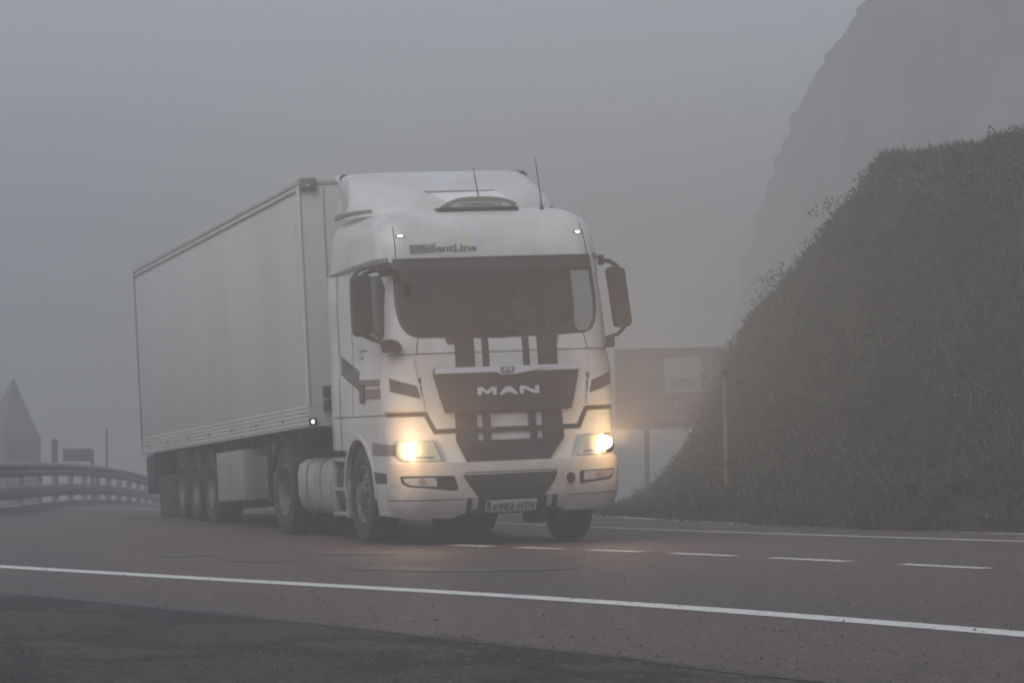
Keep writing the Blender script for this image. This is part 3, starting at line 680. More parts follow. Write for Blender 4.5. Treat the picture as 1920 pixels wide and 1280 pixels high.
# mirrors ------------------------------------------------------------------
def slab(bm, quad, y0, y1, bev=.03):
    vs_ = [bm.verts.new((x, y0, z)) for x, z in quad]+[bm.verts.new((x*.995, y1, z)) for x, z in quad]; n = len(quad)
    bm.faces.new(vs_[:n]); bm.faces.new(vs_[n:][::-1])
    for i in range(n): bm.faces.new((vs_[i], vs_[n+i], vs_[n+(i+1) % n], vs_[(i+1) % n]))
    es = [e for e in bm.edges if all(v in vs_ for v in e.verts)]
    bmesh.ops.bevel(bm, geom=es, offset=bev, segments=3, affect='EDGES', profile=.6)
bm = bmesh.new(); slab(bm, rnd([(-1.525, 2.80), (-1.325, 2.82), (-1.315, 2.20), (-1.515, 2.175)], .06, 3), .30, .46, .025)
ml = P(fin('mirror', bm, M['black'], None, K))
bm = bmesh.new()
tube(bm, [(-1.17, .30, 2.90), (-1.30, .34, 2.89), (-1.43, .36, 2.86), (-1.50, .37, 2.78)], .022, 8); tube(bm, [(-1.16, .33, 2.84), (-1.28, .36, 2.85), (-1.40, .38, 2.81)], .022, 8)
tube(bm, [(-1.40, .38, 2.19), (-1.30, .36, 2.14), (-1.18, .3, 2.10)], .022, 8); tube(bm, [(-1.30, .4, 2.26), (-1.21, .34, 2.12)], .014, 8)
box(bm, -1.235, -1.10, .22, .38, 2.78, 2.93, .04, 3)
fin('mirror_arm', bm, M['black'], ml, K)
bm = bmesh.new(); slab(bm, rnd([(-1.285, 2.135), (-1.15, 2.14), (-1.075, 2.08), (-1.075, 2.005), (-1.26, 2.0)], .04, 3), .10, .26, .03); fin('kerb_mirror', bm, M['black'], ml, K)
bm = bmesh.new(); tube(bm, [(-1.17, .28, 2.88), (-1.10, .12, 2.86), (-1.0, .05, 2.80)], .025, 8)
slab(bm, rnd([(-1.10, 2.80), (-1.02, 2.86), (-.90, 2.84), (-.89, 2.76), (-.95, 2.67), (-1.05, 2.70)], .05, 3), -.03, .12, .03); fin('front_mirror', bm, M['black'], ml, K)
bm = bmesh.new(); slab(bm, rnd([(1.25, 2.80), (1.30, 2.83), (1.42, 2.80), (1.475, 2.22), (1.42, 2.185), (1.315, 2.20)], .03, 3), .30, .46, .025)
mr = P(fin('mirror', bm, M['black'], None, K))
bm = bmesh.new(); tube(bm, [(1.17, .30, 2.89), (1.26, .33, 2.88), (1.36, .36, 2.82)], .024, 8); box(bm, 1.13, 1.18, .26, .36, 2.84, 2.95, .015)
tube(bm, [(1.41, .38, 2.19), (1.33, .36, 2.12), (1.22, .3, 2.09)], .022, 8); box(bm, 1.18, 1.26, .24, .34, 1.98, 2.11, .02)
fin('mirror_arm', bm, M['black'], mr, K)

# chassis, tanks, steps --------------------------------------------------
bm = bmesh.new()
for s in (-1, 1): box(bm, s*.42-.05, s*.42+.05, .4, 6.0, .62, .92, .01)
box(bm, -.75, .75, .25, 2.3, .42, 1.15, .05); box(bm, -1.1, 1.1, 2.2, 2.4, .6, .95, .02)
box(bm, -.7, .7, 2.5, 2.8, .5, .9); box(bm, -.55, .55, 4.3, 5.3, .95, 1.12, .03)
box(bm, .28, .48, .3, .6, .20, .4, .02); box(bm, -.9, .9, 1.35, 1.55, .36, .5, .03); box(bm, -.9, .9, 4.85, 5.05, .36, .58, .06)
box(bm, -1.15, 1.15, .5, .62, .36, .7, .02)
P(fin('tractor_frame', bm, M['under'], None, K))
for s in (-1, 1):
    bm = bmesh.new()
    def tankpiece(y0, y1, inset=0):
        pr = [(.62, .30), (.95, .27), (1.10, .30), (1.185, .38), (1.215, .52), (1.215, .75), (1.19, .84), (1.12, .89), (.95, .905), (.62, .905)]
        pr = [(a-inset, b+(inset if b < .5 else -inset)) for a, b in pr]
        r0 = [bm.verts.new((s*a, y0, b)) for a, b in pr]; r1 = [bm.verts.new((s*a, y1, b)) for a, b in pr]; n = len(pr)
        for i in range(n): bm.faces.new((r0[i], r0[(i+1) % n], r1[(i+1) % n], r1[i]))
        bm.faces.new(r0); bm.faces.new(r1[::-1])
    for y0, y1 in ((4.30, 3.93), (3.84, 3.30), (3.21, 2.74)): tankpiece(y0, y1)
    ft = P(fin('fuel_tank', bm, M['alu'], None, K))
    bm = bmesh.new(); tankpiece(4.25, 2.2, .03); fin('tank_core', bm, M['under'], ft, K)
    bm = bmesh.new()
    for y in (2.66, 2.08):
        box(bm, min(s*1.13, s*1.22), max(s*1.13, s*1.22), y-.045, y+.045, .28, .92, .02)
    for z in (.32, .58, .90): box(bm, min(s*1.10, s*1.22), max(s*1.10, s*1.22), 2.10, 2.64, z-.022, z+.022, .01)
    P(fin('side_step', bm, M['alu'], None, K))
    # box behind the bumper corner (entry step) and cab rear flap
    bm = bmesh.new(); box(bm, min(s*.9, s*1.19), max(s*.9, s*1.19), .26, .88, .38, .64, .03, 3); box(bm, min(s*1.0, s*1.205), max(s*1.0, s*1.205), .3, .86, .64, .655)
    P(fin('entry_step', bm, M['plastic_white'], None, K))
    bm = bmesh.new(); box(bm, min(s*1.17, s*1.215), max(s*1.17, s*1.215), 2.26, 2.62, 1.0, 2.87, .015); P(fin('side_fairing', bm, M['white'], None, K))
    # mudguards
    bm = bmesh.new()
    for yc, r, a0, a1, x0, x1 in ((4.98, .60, 20, 160, .62, 1.24), (1.45, .60, 10, 170, .80, 1.18)):
        n = 14; rr = []
        for k in range(n+1):
            a = math.radians(a0+(a1-a0)*k/n)
            rr.append([bm.verts.new((s*x, yc+q*math.cos(a), .51+q*math.sin(a))) for x, q in ((x0, r), (x1, r), (x1, r-.03), (x0, r-.03))])
        for a, b in zip(rr, rr[1:]):
            for j in range(4): bm.faces.new((a[j], a[(j+1) % 4], b[(j+1) % 4], b[j]))
    P(fin('mudguard', bm, M['rubber'], None, None))

# wheels -------------------------------------------------------------------
def tyre_bm(wd, R, dual=False):
    bm = bmesh.new()
    def one(x0):
        h = wd/2; pr = [(-h*.8, .30), (-h*.98, .36), (-h, R-.11), (-h*.97, R-.05), (-h*.86, R-.008)]
        for g in (-.5, -.17, .17, .5): pr += [(h*(g-.05), R), (h*(g-.045), R-.014), (h*(g+.045), R-.014), (h*(g+.05), R)]
        pr += [(h*.86, R-.008), (h*.97, R-.05), (h, R-.11), (h*.98, .36), (h*.8, .30)]
        lathe_x(bm, pr, 48, x0)
    if dual: one(0); one(-.345)
    else: one(0)
    return bm
def rim_bm(wd, kind):
    bm = bmesh.new(); h = wd/2
    if kind == 'front': pr = [(-h*.8, .30), (h*.86, .305), (h*.90, .29), (h*.62, .265), (h*.55, .24), (h*.72, .20), (h*.80, .17), (h*.84, .13), (h*1.05, .11), (h*1.12, .08), (h*1.12, .001)]
    else: pr = [(-h*.8, .30), (h*.86, .305), (h*.90, .285), (h*.70, .265), (-h*.10, .25), (-h*.25, .22), (-h*.20, .15), (h*.15, .12), (h*.25, .09), (h*.25, .001)]
    lathe_x(bm, pr, 40)
    x0 = h*.72 if kind == 'front' else -h*.12
    for k in range(10):
        a = 2*PI*k/10; y, z = .175*math.cos(a), .175*math.sin(a)
        tube(bm, [(x0-.03, y, z), (x0+.035, y, z)], .014, 6)
    return bm
def make_wheel(kind, wd, R, dual=False):
    e = empty('wheel', (0, 0, 0), truck); fin('tyre', tyre_bm(wd, R, dual), M['rubber'], e); fin('rim', rim_bm(wd, kind), M['rim'], e); return e
def place(e, x, y, z, flip):
    e.location = (x, y-3, z); e.rotation_euler = (random.random()*0, 0, PI if flip else 0)
def dupw(e):
    c = e.copy(); COL.objects.link(c); c.parent = truck
    for ch in list(e.children):
        d = ch.copy(); COL.objects.link(d); d.parent = c
    return c
w1 = make_wheel('front', .31, .505); w2 = dupw(w1); place(w1, 1.06, 1.45, .505, False); place(w2, -1.06, 1.45, .505, True)
w3 = make_wheel('rear', .30, .505, True); w4 = dupw(w3); place(w3, 1.08, 4.98, .505, False); place(w4, -1.08, 4.98, .505, True)
w5 = make_wheel('rear', .385, .50)
first = True
for y in (10.45, 11.76, 13.07):
    for s in (-1, 1):
        e = w5 if first else dupw(w5); first = False
        q = T((s*1.06, y, 1.0)); place(e, q[0], q[1], .50+gh(q[0], q[1])-.05*(y-9)/4, s < 0)
        e.rotation_euler.z += TY

# trailer -------------------------------------------------------------------
ZB, YR = 1.28, YT+13.5
bm = bmesh.new(); n = 4
box(bm, -1.28, 1.28, YT, YR, 1.50, 3.92, .015, 2)
trailer = P(fin('trailer', bm, M['trailer'], None, T))
bm = bmesh.new(); box(bm, -1.293, 1.293, YT-.01, YR+.01, 3.92, 4.0, .012)
for s in (-1, 1):
    box(bm, min(s*1.285, s*1.30), max(s*1.285, s*1.30), YT+.04, YR-.05, 3.86, 3.885)
fin('top_rail', bm, M['trailer_rail'], trailer, T)
bm = bmesh.new(); box(bm, -1.283, 1.283, YT+.01, YR-.01, ZB, 1.50)
for k in range(5):
    z = ZB+.02+k*.045
    for s in (-1, 1): box(bm, min(s*1.26, s*1.288), max(s*1.26, s*1.2865), YT-.003, YR, z, z+.032, .004)
box(bm, -1.28, 1.28, YT-.012, YT+.01, ZB, 1.50)
fin('bottom_rail', bm, M['trailer_rail'], trailer, T)
bm = bmesh.new()
for s in (-1, 1):
    box(bm, min(s*1.245, s*1.292), max(s*1.245, s*1.292), YT-.012, YT+.13, 1.5, 3.915, .02, 3)
fin('corner_post', bm, M['trailer'], trailer, T)
bm = bmesh.new()
for s in (-1, 1): box(bm, min(s*1.25, s*1.296), max(s*1.25, s*1.296), YR-.045, YR+.012, ZB, 3.99, .01)
fin('rear_post', bm, M['greyband'], trailer, T)
bm = bmesh.new(); box(bm, -1.0, .95, YT-.03, YT-.014, 1.6, 3.8, .01)
for x in (-1.02, .97): box(bm, x-.015, x+.015, YT-.04, YT-.014, 1.55, 3.9, .005)
fin('front_panel', bm, M['trailer'], trailer, T)
for s in (-1, 1):
    bm = bmesh.new(); box(bm, min(s*1.265, s*1.08), max(s*1.265, s*1.08), YT-.05, YT-.012, 3.865, 3.995, .008); lm = fin('corner_lamp', bm, mat('lamp_case', (.17, .165, .15), .5), trailer, T)
    bm = bmesh.new(); bmesh.ops.create_uvsphere(bm, u_segments=10, v_segments=6, radius=.022)
    for v in bm.verts: v.co += Vector((s*1.175, YT-.055, 3.905))
    fin('corner_lamp_bulb', bm, mat('amber_lens2', (.5, .25, .14), .4), trailer, T)
    bm = bmesh.new(); box(bm, s*1.245-.045, s*1.245+.045, YT-.06, YT-.012, 1.29, 1.37, .012); fin('marker_lamp_holder', bm, M['black'], trailer, T)
    bm = bmesh.new(); bmesh.ops.create_uvsphere(bm, u_segments=12, v_segments=8, radius=.017)
    for v in bm.verts: v.co = Vector((v.co.x, v.co.y*.5, v.co.z*1.1))+Vector((s*1.25, YT-.062, 1.33))
    fin('marker_lamp', bm, M['whitelamp'], trailer, T)
bm = bmesh.new(); box(bm, -1.12, -.95, YT-.08, YT-.03, 1.58, 1.71, .01); box(bm, -1.12, -.93, YT-.08, YT-.03, 1.44, 1.56, .01); fin('air_line_box', bm, M['black'], trailer, T)
bm = bmesh.new()
for k in range(7):
    y = YT+1.6+k*1.85
    box(bm, -1.30, -1.286, y-.05, y+.05, 1.375, 1.41, .003); box(bm, 1.286, 1.30, y-.05, y+.05, 1.375, 1.41, .003)
fin('side_marker', bm, M['amber'], trailer, T)
# scuffs and streaks on the side skin (flat marks)
bm = bmesh.new()
for k in range(26):
    y = YT+.02+abs(random.gauss(0, .22)) if k < 16 else YT+random.uniform(1, 12.5); z = random.uniform(1.6, 3.8); h_ = random.uniform(.01, .06); l_ = random.uniform(.01, .05)
    a = [bm.verts.new((-1.2945 if y < YT+.14 else -1.2825, y+dy*l_, z+dz*h_)) for dy, dz in ((0, 0), (1, .3), (1.1, 1.1), (.2, .9))]; bm.faces.new(a)
fin('scuff_marks', bm, mat('scuff', (.22, .21, .20), .8), trailer, T)
# trailer underframe
bm = bmesh.new()
for s in (-1, 1): box(bm, s*.5-.06, s*.5+.06, 3.6, YR-.3, .95, 1.28, .01)
for k in range(12): box(bm, -1.22, 1.22, 4.1+k*1.05, 4.18+k*1.05, 1.18, 1.28)
for y in (10.45, 11.76, 13.07): box(bm, -.9, .9, y-.07, y+.07, .42, .56, .03); box(bm, -.62, -.42, y-.3, y+.3, .5, .95); box(bm, .42, .62, y-.3, y+.3, .5, .95)
box(bm, -1.2, 1.2, YR-1.1, YR-.98, .55, .70, .02)
box(bm, -1.2, -.6, YR-.35, YR-.1, .92, 1.25, .02); box(bm, .6, 1.2, YR-.35, YR-.1, .92, 1.25, .02); box(bm, -.6, .6, 6.9, 9.8, .55, 1.0, .05)
box(bm, -1.0, 1.0, 7.2, 7.9, .5, 1.2, .04)
fin('trailer_frame', bm, M['under'], trailer, T)
bm = bmesh.new()
for s in (-1, 1): box(bm, min(s*.95, s*1.2), max(s*.95, s*1.2), 13.85, 15.6, .38, .95, .03); box(bm, min(s*1.0, s*1.27), max(s*1.0, s*1.27), 15.6, 16.35, .7, 1.26, .05)
fin('rear_mudguard', bm, M['rubber'], trailer, T)
for s in (-1, 1):
    bm = bmesh.new(); box(bm, min(s*.66, s*1.275), max(s*.66, s*1.275), 7.70, 10.30 if False else 9.75, .52, 1.14, .02)
    fin('storage_box', bm, mat('box_grey', (.27, .27, .25), .6, col2=(.2, .2, .18), scale=2), trailer, T)
    bm = bmesh.new(); box(bm, s*1.05-.06, s*1.05+.06, 6.35, 6.5, .42, 1.25, .01); box(bm, s*1.05-.12, s*1.05+.12, 6.28, 6.57, .38, .43); box(bm, s*1.05-.03, s*1.05+.03, 6.4, 7.0, .9, .98)
    fin('landing_leg', bm, M['greyband'], trailer, T)
    bm = bmesh.new(); box(bm, min(s*1.14, s*1.17), max(s*1.14, s*1.17), 6.6, 7.45, .55, 1.04, .01); fin('side_guard', bm, mat('guard_grey', (.09, .09, .085), .7), trailer, T)

# driver ----------------------------------------------------------------------
def person_driver():
    nodes = {'pelvis': ((.55, 1.30, 1.80), .15), 'belly': ((.55, 1.33, 1.98), .15), 'chest': ((.55, 1.33, 2.18), .165), 'neck': ((.55, 1.29, 2.36), .06), 'head0': ((.55, 1.26, 2.43), .075), 'head1': ((.55, 1.25, 2.50), .098), 'head2': ((.55, 1.26, 2.58), .085),
             'shL': ((.37, 1.31, 2.25), .07), 'elL': ((.31, 1.18, 2.03), .047), 'wrL': ((.37, .98, 2.12), .030), 'hL': ((.375, .935, 2.16), .036),
             'shR': ((.73, 1.31, 2.25), .07), 'elR': ((.80, 1.18, 2.03), .047), 'wrR': ((.735, .98, 2.12), .030), 'hR': ((.725, .935, 2.16), .036),
             'knL': ((.42, .92, 1.84), .075), 'knR': ((.68, .92, 1.84), .075), 'anL': ((.42, .82, 1.48), .05), 'anR': ((.68, .82, 1.48), .05)}
    ed = [('pelvis', 'belly'), ('belly', 'chest'), ('chest', 'neck'), ('neck', 'head0'), ('head0', 'head1'), ('head1', 'head2'), ('chest', 'shL'), ('shL', 'elL'), ('elL', 'wrL'), ('wrL', 'hL'), ('chest', 'shR'), ('shR', 'elR'), ('elR', 'wrR'), ('wrR', 'hR'),
          ('pelvis', 'knL'), ('knL', 'anL'), ('pelvis', 'knR'), ('knR', 'anR')]
    ks = list(nodes); pts = [nodes[k][0] for k in ks]; rad_ = [nodes[k][1] for k in ks]
    edges = [(ks.index(a), ks.index(b)) for a, b in ed]
    # fingers curled round the wheel rim
    for hnd, sx in (('hL', -1), ('hR', 1)):
        b0 = Vector(nodes[hnd][0]); bi = ks.index(hnd)
        for f_ in range(5):
            q = b0+Vector((sx*.0+.0, -.018, -.022+.017*f_)) if f_ < 4 else b0+Vector((0, .012, .035))
            i0 = len(pts); L_ = (.030, .036, .038, .034, .028)[f_]
            pts += [tuple(q+Vector((sx*.012, -L_*.8, .006))), tuple(q+Vector((-sx*.008, -L_*1.2, .004)))]; rad_ += [.0095, .008]
            edges += [(bi, i0), (i0, i0+1)]
    me = bpy.data.meshes.new('person'); me.from_pydata([K(p) for p in pts], edges, []); me.update()
    o = bpy.data.objects.new('person', me); COL.objects.link(o); me.materials.append(M['shirt']); me.materials.append(M['skin'])
    md = o.modifiers.new('s', 'SKIN'); sv = me.skin_vertices[0].data
    for i, r in enumerate(rad_): sv[i].radius = (r, r*.85 if i < 3 else r)
    sv[0].use_root = True
    sb = o.modifiers.new('d', 'SUBSURF'); sb.levels = 2; sb.render_levels = 2
    dg = bpy.context.evaluated_depsgraph_get(); m2 = bpy.data.meshes.new_from_object(o.evaluated_get(dg)); bpy.data.objects.remove(o)
    m2.materials.clear(); m2.materials.append(M['shirt']); m2.materials.append(M['skin'])
    hc = Vector(K((.55, 1.25, 2.5)))
    for p in m2.polygons:
        c = p.center; p.material_index = 1 if (c.z > 2.34 and (c-hc).length < .3) or c.y < 1.0 and c.z > 2.05 else 0; p.use_smooth = True
    # face: nose, brow, eye sockets, chin
    for v in m2.vertices:
        d = v.co-hc
        if d.length < .16 and d.y < 0:
            if abs(d.x) < .018 and -.045 < d.z < .02: v.co.y -= .022
            if .015 < abs(d.x) < .05 and -.005 < d.z < .025: v.co.y += .010
            if abs(d.x) < .03 and -.10 < d.z < -.07: v.co.y -= .01
    o = bpy.data.objects.new('person', m2); COL.objects.link(o)
    tag(o, 'driver in a dark shirt at the steering wheel behind the windscreen', 'person')
    bm = bmesh.new(); bmesh.ops.create_uvsphere(bm, u_segments=20, v_segments=12, radius=.108)
    for v in bm.verts: v.co.z = max(v.co.z, -.02 if v.co.y < 0.03 else -.07); v.co += Vector((.55, 1.275, 2.56))
    fin('hair', bm, M['hair'], o, K)
    bm = bmesh.new()
    for s in (-1, 1):
        r = bmesh.ops.create_uvsphere(bm, u_segments=8, v_segments=6, radius=.012)
        for v in r['verts']: v.co += Vector((.55+s*.032, 1.165, 2.51))
    box(bm, .528, .572, 1.150, 1.165, 2.440, 2.446)
    fin('face_features', bm, M['hair'], o, K)
person_driver()

# ------------------------------------------------------------------ right bank (cut slope) with vegetation
M['veg'] = mat('bank_soil', (.040, .044, .026), .95, col2=(.045, .038, .027), scale=1.2, bump=.8, bscale=5)
SIL = [(1150, 958, 100), (1205, 940, 96), (1250, 905, 92), (1300, 835, 88), (1345, 740, 84), (1385, 645, 78), (1420, 595, 72), (1480, 540, 67), (1520, 490, 64), (1560, 425, 61), (1590, 378, 59), (1640, 312, 56.5), (1670, 280, 55), (1720, 268, 53), (1800, 262, 50.5), (1860, 255, 49.5), (1920, 245, 48.5), (2050, 225, 46), (2300, 190, 42), (2700, 150, 37), (3200, 120, 31)]
SIL = [(a, b+24*max(0, min(1, (a-1480)/120)), d) for a, b, d in SIL]
SIL_W = [at_depth(*q) for q in SIL]
base_px = [(1100, 961.0), (1150, 966), (1205, 969.5), (1270, 973), (1330, 976.5), (1400, 979.5), (1450, 982), (1500, 984), (1540, 985.5), (1580, 987), (1610, 988.2), (1650, 990), (1690, 991.5), (1740, 993), (1800, 994.5), (1860, 996), (1920, 997.5)]
BW = []
for q in base_px:
    x, y = onroad(*q); BW.append(Vector((x, y, gh(x, y)-.09)))
dd_ = (BW[-1]-BW[-2]).normalized()
for k in (4, 9, 16, 25): BW.append(BW[16]+Vector((dd_.x, dd_.y, 0))*k)
NS = 160; NT = 60
def lerpl(L_, t):
    t = t*(len(L_)-1); i = min(int(t), len(L_)-2); return L_[i].lerp(L_[i+1], t-i)
def bankpt(s, t):
    B = lerpl(BW, s); R = lerpl(SIL_W, s)
    if t <= 1:
        q = t; p = B.lerp(R, q); z = B.z+(R.z-B.z)*(1-(1-q)**1.25*(1-.12*math.sin(q*PI)))
        p.z = z
        fwd = Vector((B.x-R.x, B.y-R.y, 0)); p += fwd*(-.12*math.sin(q*PI))
    else:
        k = t-1; away = Vector((.80, .60, 0)); p = R+away*k*26; p.z = R.z+.02-abs(k)*.3
    a = .55*min(1, t*3)*min(1, max(0, R.z-B.z)/2.5)
    nn = noise.noise(p*.35)*.9+noise.noise(p*.9)*.45+noise.noise(p*2.3)*.18
    return p+Vector((.4*nn*a, -.6*nn*a, .55*nn*a))
bm = bmesh.new(); G = []
for i in range(NS+1):
    G.append([bm.verts.new(bankpt(i/NS, 1.6*j/NT)) for j in range(NT+1)])
for i in range(NS):
    for j in range(NT): bm.faces.new((G[i][j], G[i+1][j], G[i+1][j+1], G[i][j+1]))
tag(fin('bank', bm, M['veg'], ang=80), kind='structure')

def leaf_mat(name, cols, scale=.6):
    m_ = mat(name, cols[0], .8, spec=.2); t = m_.node_tree; b = t.nodes['Principled BSDF']; N = t.nodes.new; L = t.links.new
    tc = N('ShaderNodeTexCoord'); n = N('ShaderNodeTexNoise'); n.inputs['Scale'].default_value = scale; n.inputs['Detail'].default_value = 6; n.inputs['Roughness'].default_value = .7
    L(tc.outputs['Object'], n.inputs['Vector']); r = N('ShaderNodeValToRGB'); e = r.color_ramp.elements
    e[0].position = .32; e[0].color = (*cols[0], 1); e[1].position = .68; e[1].color = (*cols[-1], 1)
    for k, c in enumerate(cols[1:-1]): q = e.new(.32+.36*(k+1)/(len(cols)-1)); q.color = (*c, 1)
    L(n.outputs[0], r.inputs[0]); L(r.outputs[0], b.inputs['Base Color']); return m_
M['leaf'] = leaf_mat('bank_foliage', [(.026, .032, .017), (.050, .056, .028), (.088, .074, .044), (.036, .048, .024)], .9)
def tufts(name, pts, mt, hmin, hmax, nb=5, wd=.02):
    vs_, fs = [], []
    for p, up in pts:
        h0 = random.uniform(hmin, hmax)
        for _ in range(nb):
            a = random.uniform(0, 2*PI); l_ = random.uniform(.3, 1.1)*h0; o = p+Vector((random.gauss(0, .05), random.gauss(0, .05), 0))
            tip = o+Vector((math.cos(a)*l_*.7, math.sin(a)*l_*.7, l_*random.uniform(.3, 1)))+up*l_*.4
            sd = Vector((-math.sin(a), math.cos(a), random.uniform(-.5, .5)))*wd*random.uniform(.6, 1.8); mid = o.lerp(tip, .5)+Vector((0, 0, l_*.12))
            k = len(vs_); vs_ += [o-sd*.5, o+sd*.5, mid+sd, tip, mid-sd]; fs.append((k, k+1, k+2, k+3, k+4))
    me = bpy.data.meshes.new(name); me.from_pydata(vs_, [], fs); me.update()
    return link(name, me, mt, None, False)
pts = []
up = Vector((-.3, -.5, .5))
for _ in range(34000):
    s = random.uniform(0, .9); t = random.random()**.85*1.03; p = bankpt(s, t)
    if noise.noise(p*.55)+.5*noise.noise(p*1.7) > -.7: pts.append((p, up))
for _ in range(3500):
    s = random.uniform(.05, .9); pts.append((bankpt(s, 1+random.gauss(0, .02)), Vector((0, 0, .35))))
for _ in range(3000):
    s = random.uniform(0, .8); p = bankpt(s, random.uniform(0, .03)); pts.append((p+Vector((random.uniform(-.4, .1), random.uniform(-.4, 0), 0)), Vector((0, 0, .4))))
tag(tufts('bank_vegetation', pts, M['leaf'], .05, .24, 6, .012), 'wild grass and low heather covering the steep roadside bank', 'vegetation', kind='stuff')

# low bushes and heather clumps on the bank
V, F = [], []
for _ in range(300):
    s_, t = random.uniform(.02, .9), random.random()**.8*1.0; p0 = bankpt(s_, t)-Vector((0, 0, .10)); q = random.uniform(.12, .42) if random.random() < .85 else random.uniform(.4, .7)
    for _k in range(int(90+260*q)):
        d = Vector((random.gauss(0, 1), random.gauss(0, 1), random.gauss(0, 1))).normalized()*random.random()**.4
        c_ = p0+Vector((d.x*q*1.3, d.y*q, abs(d.z)*q*.7)); a = Vector((random.gauss(0, 1), random.gauss(0, 1), random.gauss(0, 1))).normalized(); b = a.orthogonal().normalized(); l_ = random.uniform(.02, .05)
        k = len(V); V += [c_-a*l_, c_+b*l_*.5, c_+a*l_, c_-b*l_*.5]; F.append((k, k+1, k+2, k+3))
me = bpy.data.meshes.new('bank_shrubs'); me.from_pydata(V, [], F); me.update()
M['leaf2'] = leaf_mat('heather_foliage', [(.020, .028, .014), (.045, .055, .022), (.09, .065, .045)], .35)
tag(link('bank_heather', me, M['leaf2'], None, False), 'small dark heather clumps scattered over the grassy bank', 'vegetation', kind='stuff')

# distant hill, wooded and rocky
SIL2 = [(1365, 800, 205), (1378, 660, 198), (1392, 540, 190), (1410, 440, 182), (1442, 330, 170), (1490, 215, 155), (1550, 100, 141), (1610, 0, 127), (1690, -110, 116), (1800, -180, 110), (2000, -260, 106), (2400, -300, 100), (3000, -300, 92)]
SW2 = [at_depth(a, b, d*1.5) for a, b, d in SIL2]
for q in SW2: q.z = min(q.z, 22.8)
bm = bmesh.new(); G = []
for i in range(121):
    R = lerpl(SW2, i/120); col_ = []
    for j in range(41):
        t = j/40; b_ = Vector((R.x-4-10*(1-t)*.3, R.y-14, -5)); p = b_.lerp(R, t) if t <= 1 else R
        p = p+Vector((0, 0, 0)); nn = noise.noise(p*.12)*1.0+noise.noise(p*.4)*1.0+noise.noise(p*1.3)*.6
        p += Vector((nn*.5, -nn*.6, min(nn*.35*t, .5))); col_.append(bm.verts.new(p))
    p = R+Vector((30, 50, -2)); col_.append(bm.verts.new(p)); G.append(col_)
for i in range(120):
    for j in range(41): bm.faces.new((G[i][j], G[i+1][j], G[i+1][j+1], G[i][j+1]))
tag(fin('hill', bm, mat('hill_rock', (.17, .168, .155), .95, col2=(.06, .062, .045), scale=.12, bump=.8, bscale=1.5), ang=80), kind='structure')

# ------------------------------------------------------------------ roadside things
M['galv'] = mat('galvanised_steel', (.24, .24, .235), .7, metal=.1, col2=(.17, .17, .165), scale=3)
M['dark_post'] = mat('dark_grey_post', (.06, .06, .065), .6)
ga, gb = at_depth(-140, 900, 50.5), at_depth(0, 900, 54); gc = at_depth(280, 900, 88); gd = at_depth(345, 900, 112)
gpl = smoothpts(resample([Vector((v.x, v.y)) for v in (ga, gb, gb.lerp(gc, .5), gc, gd)], 1.0), 8)
rail = empty('guardrail', (gpl[0].x, gpl[0].y, gh(*gpl[0])))
tag(rail, 'grey steel guardrail with two beams along the left road edge', 'guardrail')
inv = Matrix.Translation(-rail.location)
def PR(o): o.parent = rail; o.matrix_parent_inverse = inv; return o
def beam(prof, nm):
    bm = bmesh.new(); prev = None
    for i, q in enumerate(gpl):
        d = (gpl[min(i+1, len(gpl)-1)]-gpl[max(i-1, 0)]).normalized(); n = Vector((d.y, -d.x)); g = gh(q.x, q.y)
        rg = [bm.verts.new((q.x+n.x*o, q.y+n.y*o, g+z)) for o, z in prof]
        if prev:
            for k in range(len(prof)-1): bm.faces.new((prev[k], prev[k+1], rg[k+1], rg[k]))
        prev = rg
    PR(fin(nm, bm, M['galv'], None, ang=60))
beam([(.03, .54), (.10, .585), (.10, .62), (.05, .655), (.10, .69), (.10, .725), (.03, .77), (.02, .77), (.085, .72), (.035, .655), (.085, .59), (.02, .54)], 'upper_beam')
beam([(.05, .20), (.08, .24), (.08, .36), (.05, .40), (.04, .40), (.04, .20)], 'lower_beam')
beam([(.05, -.12), (.10, -.10), (.10, .10), (.0, .11), (-.06, .10)], 'concrete_foot')
acc = 0; last = gpl[0]; k = 0
for q in gpl:
    acc += (q-last).length; last = q
    if acc >= 3.0:
        acc = 0; g = gh(q.x, q.y); bm = bmesh.new(); box(bm, q.x-.05, q.x+.05, q.y-.06, q.y+.06, g-.2, g+.74, .01); PR(fin('post', bm, M['galv'], None))
def top_z(px, py, d): return at_depth(px, py, d)
# small reflector post
p = at_depth(102, 822, 80); g = gh(p.x, p.y)
bm = bmesh.new(); tube(bm, [(p.x, p.y, g-.1), (p.x, p.y, p.z-.06), (p.x, p.y, p.z-.02), (p.x, p.y, p.z)], [.07, .07, .055, .02], 14)
tag(fin('bollard', bm, M['dark_post'], None), 'dark round-topped post standing just behind the guardrail', 'bollard')
# small sign on thin post
a, b = at_depth(118, 841, 86), at_depth(176, 864, 86)
sg = empty('small_sign', (b.x, b.y, gh(b.x, b.y))); tag(sg, 'small rectangular dark sign on a short post behind the guardrail', 'sign')
bm = bmesh.new(); box(bm, min(a.x, b.x), max(a.x, b.x), a.y-.02, a.y+.02, b.z, a.z, .01); o = fin('panel', bm, M['dark_post'], None); o.parent = sg; o.matrix_parent_inverse = Matrix.Translation(-sg.location)
bm = bmesh.new(); tube(bm, [(b.x-.03, b.y+.05, gh(b.x, b.y)-.2), (b.x-.03, b.y+.05, a.z-.03)], .045, 10); o = fin('post', bm, M['dark_post'], None); o.parent = sg; o.matrix_parent_inverse = Matrix.Translation(-sg.location)
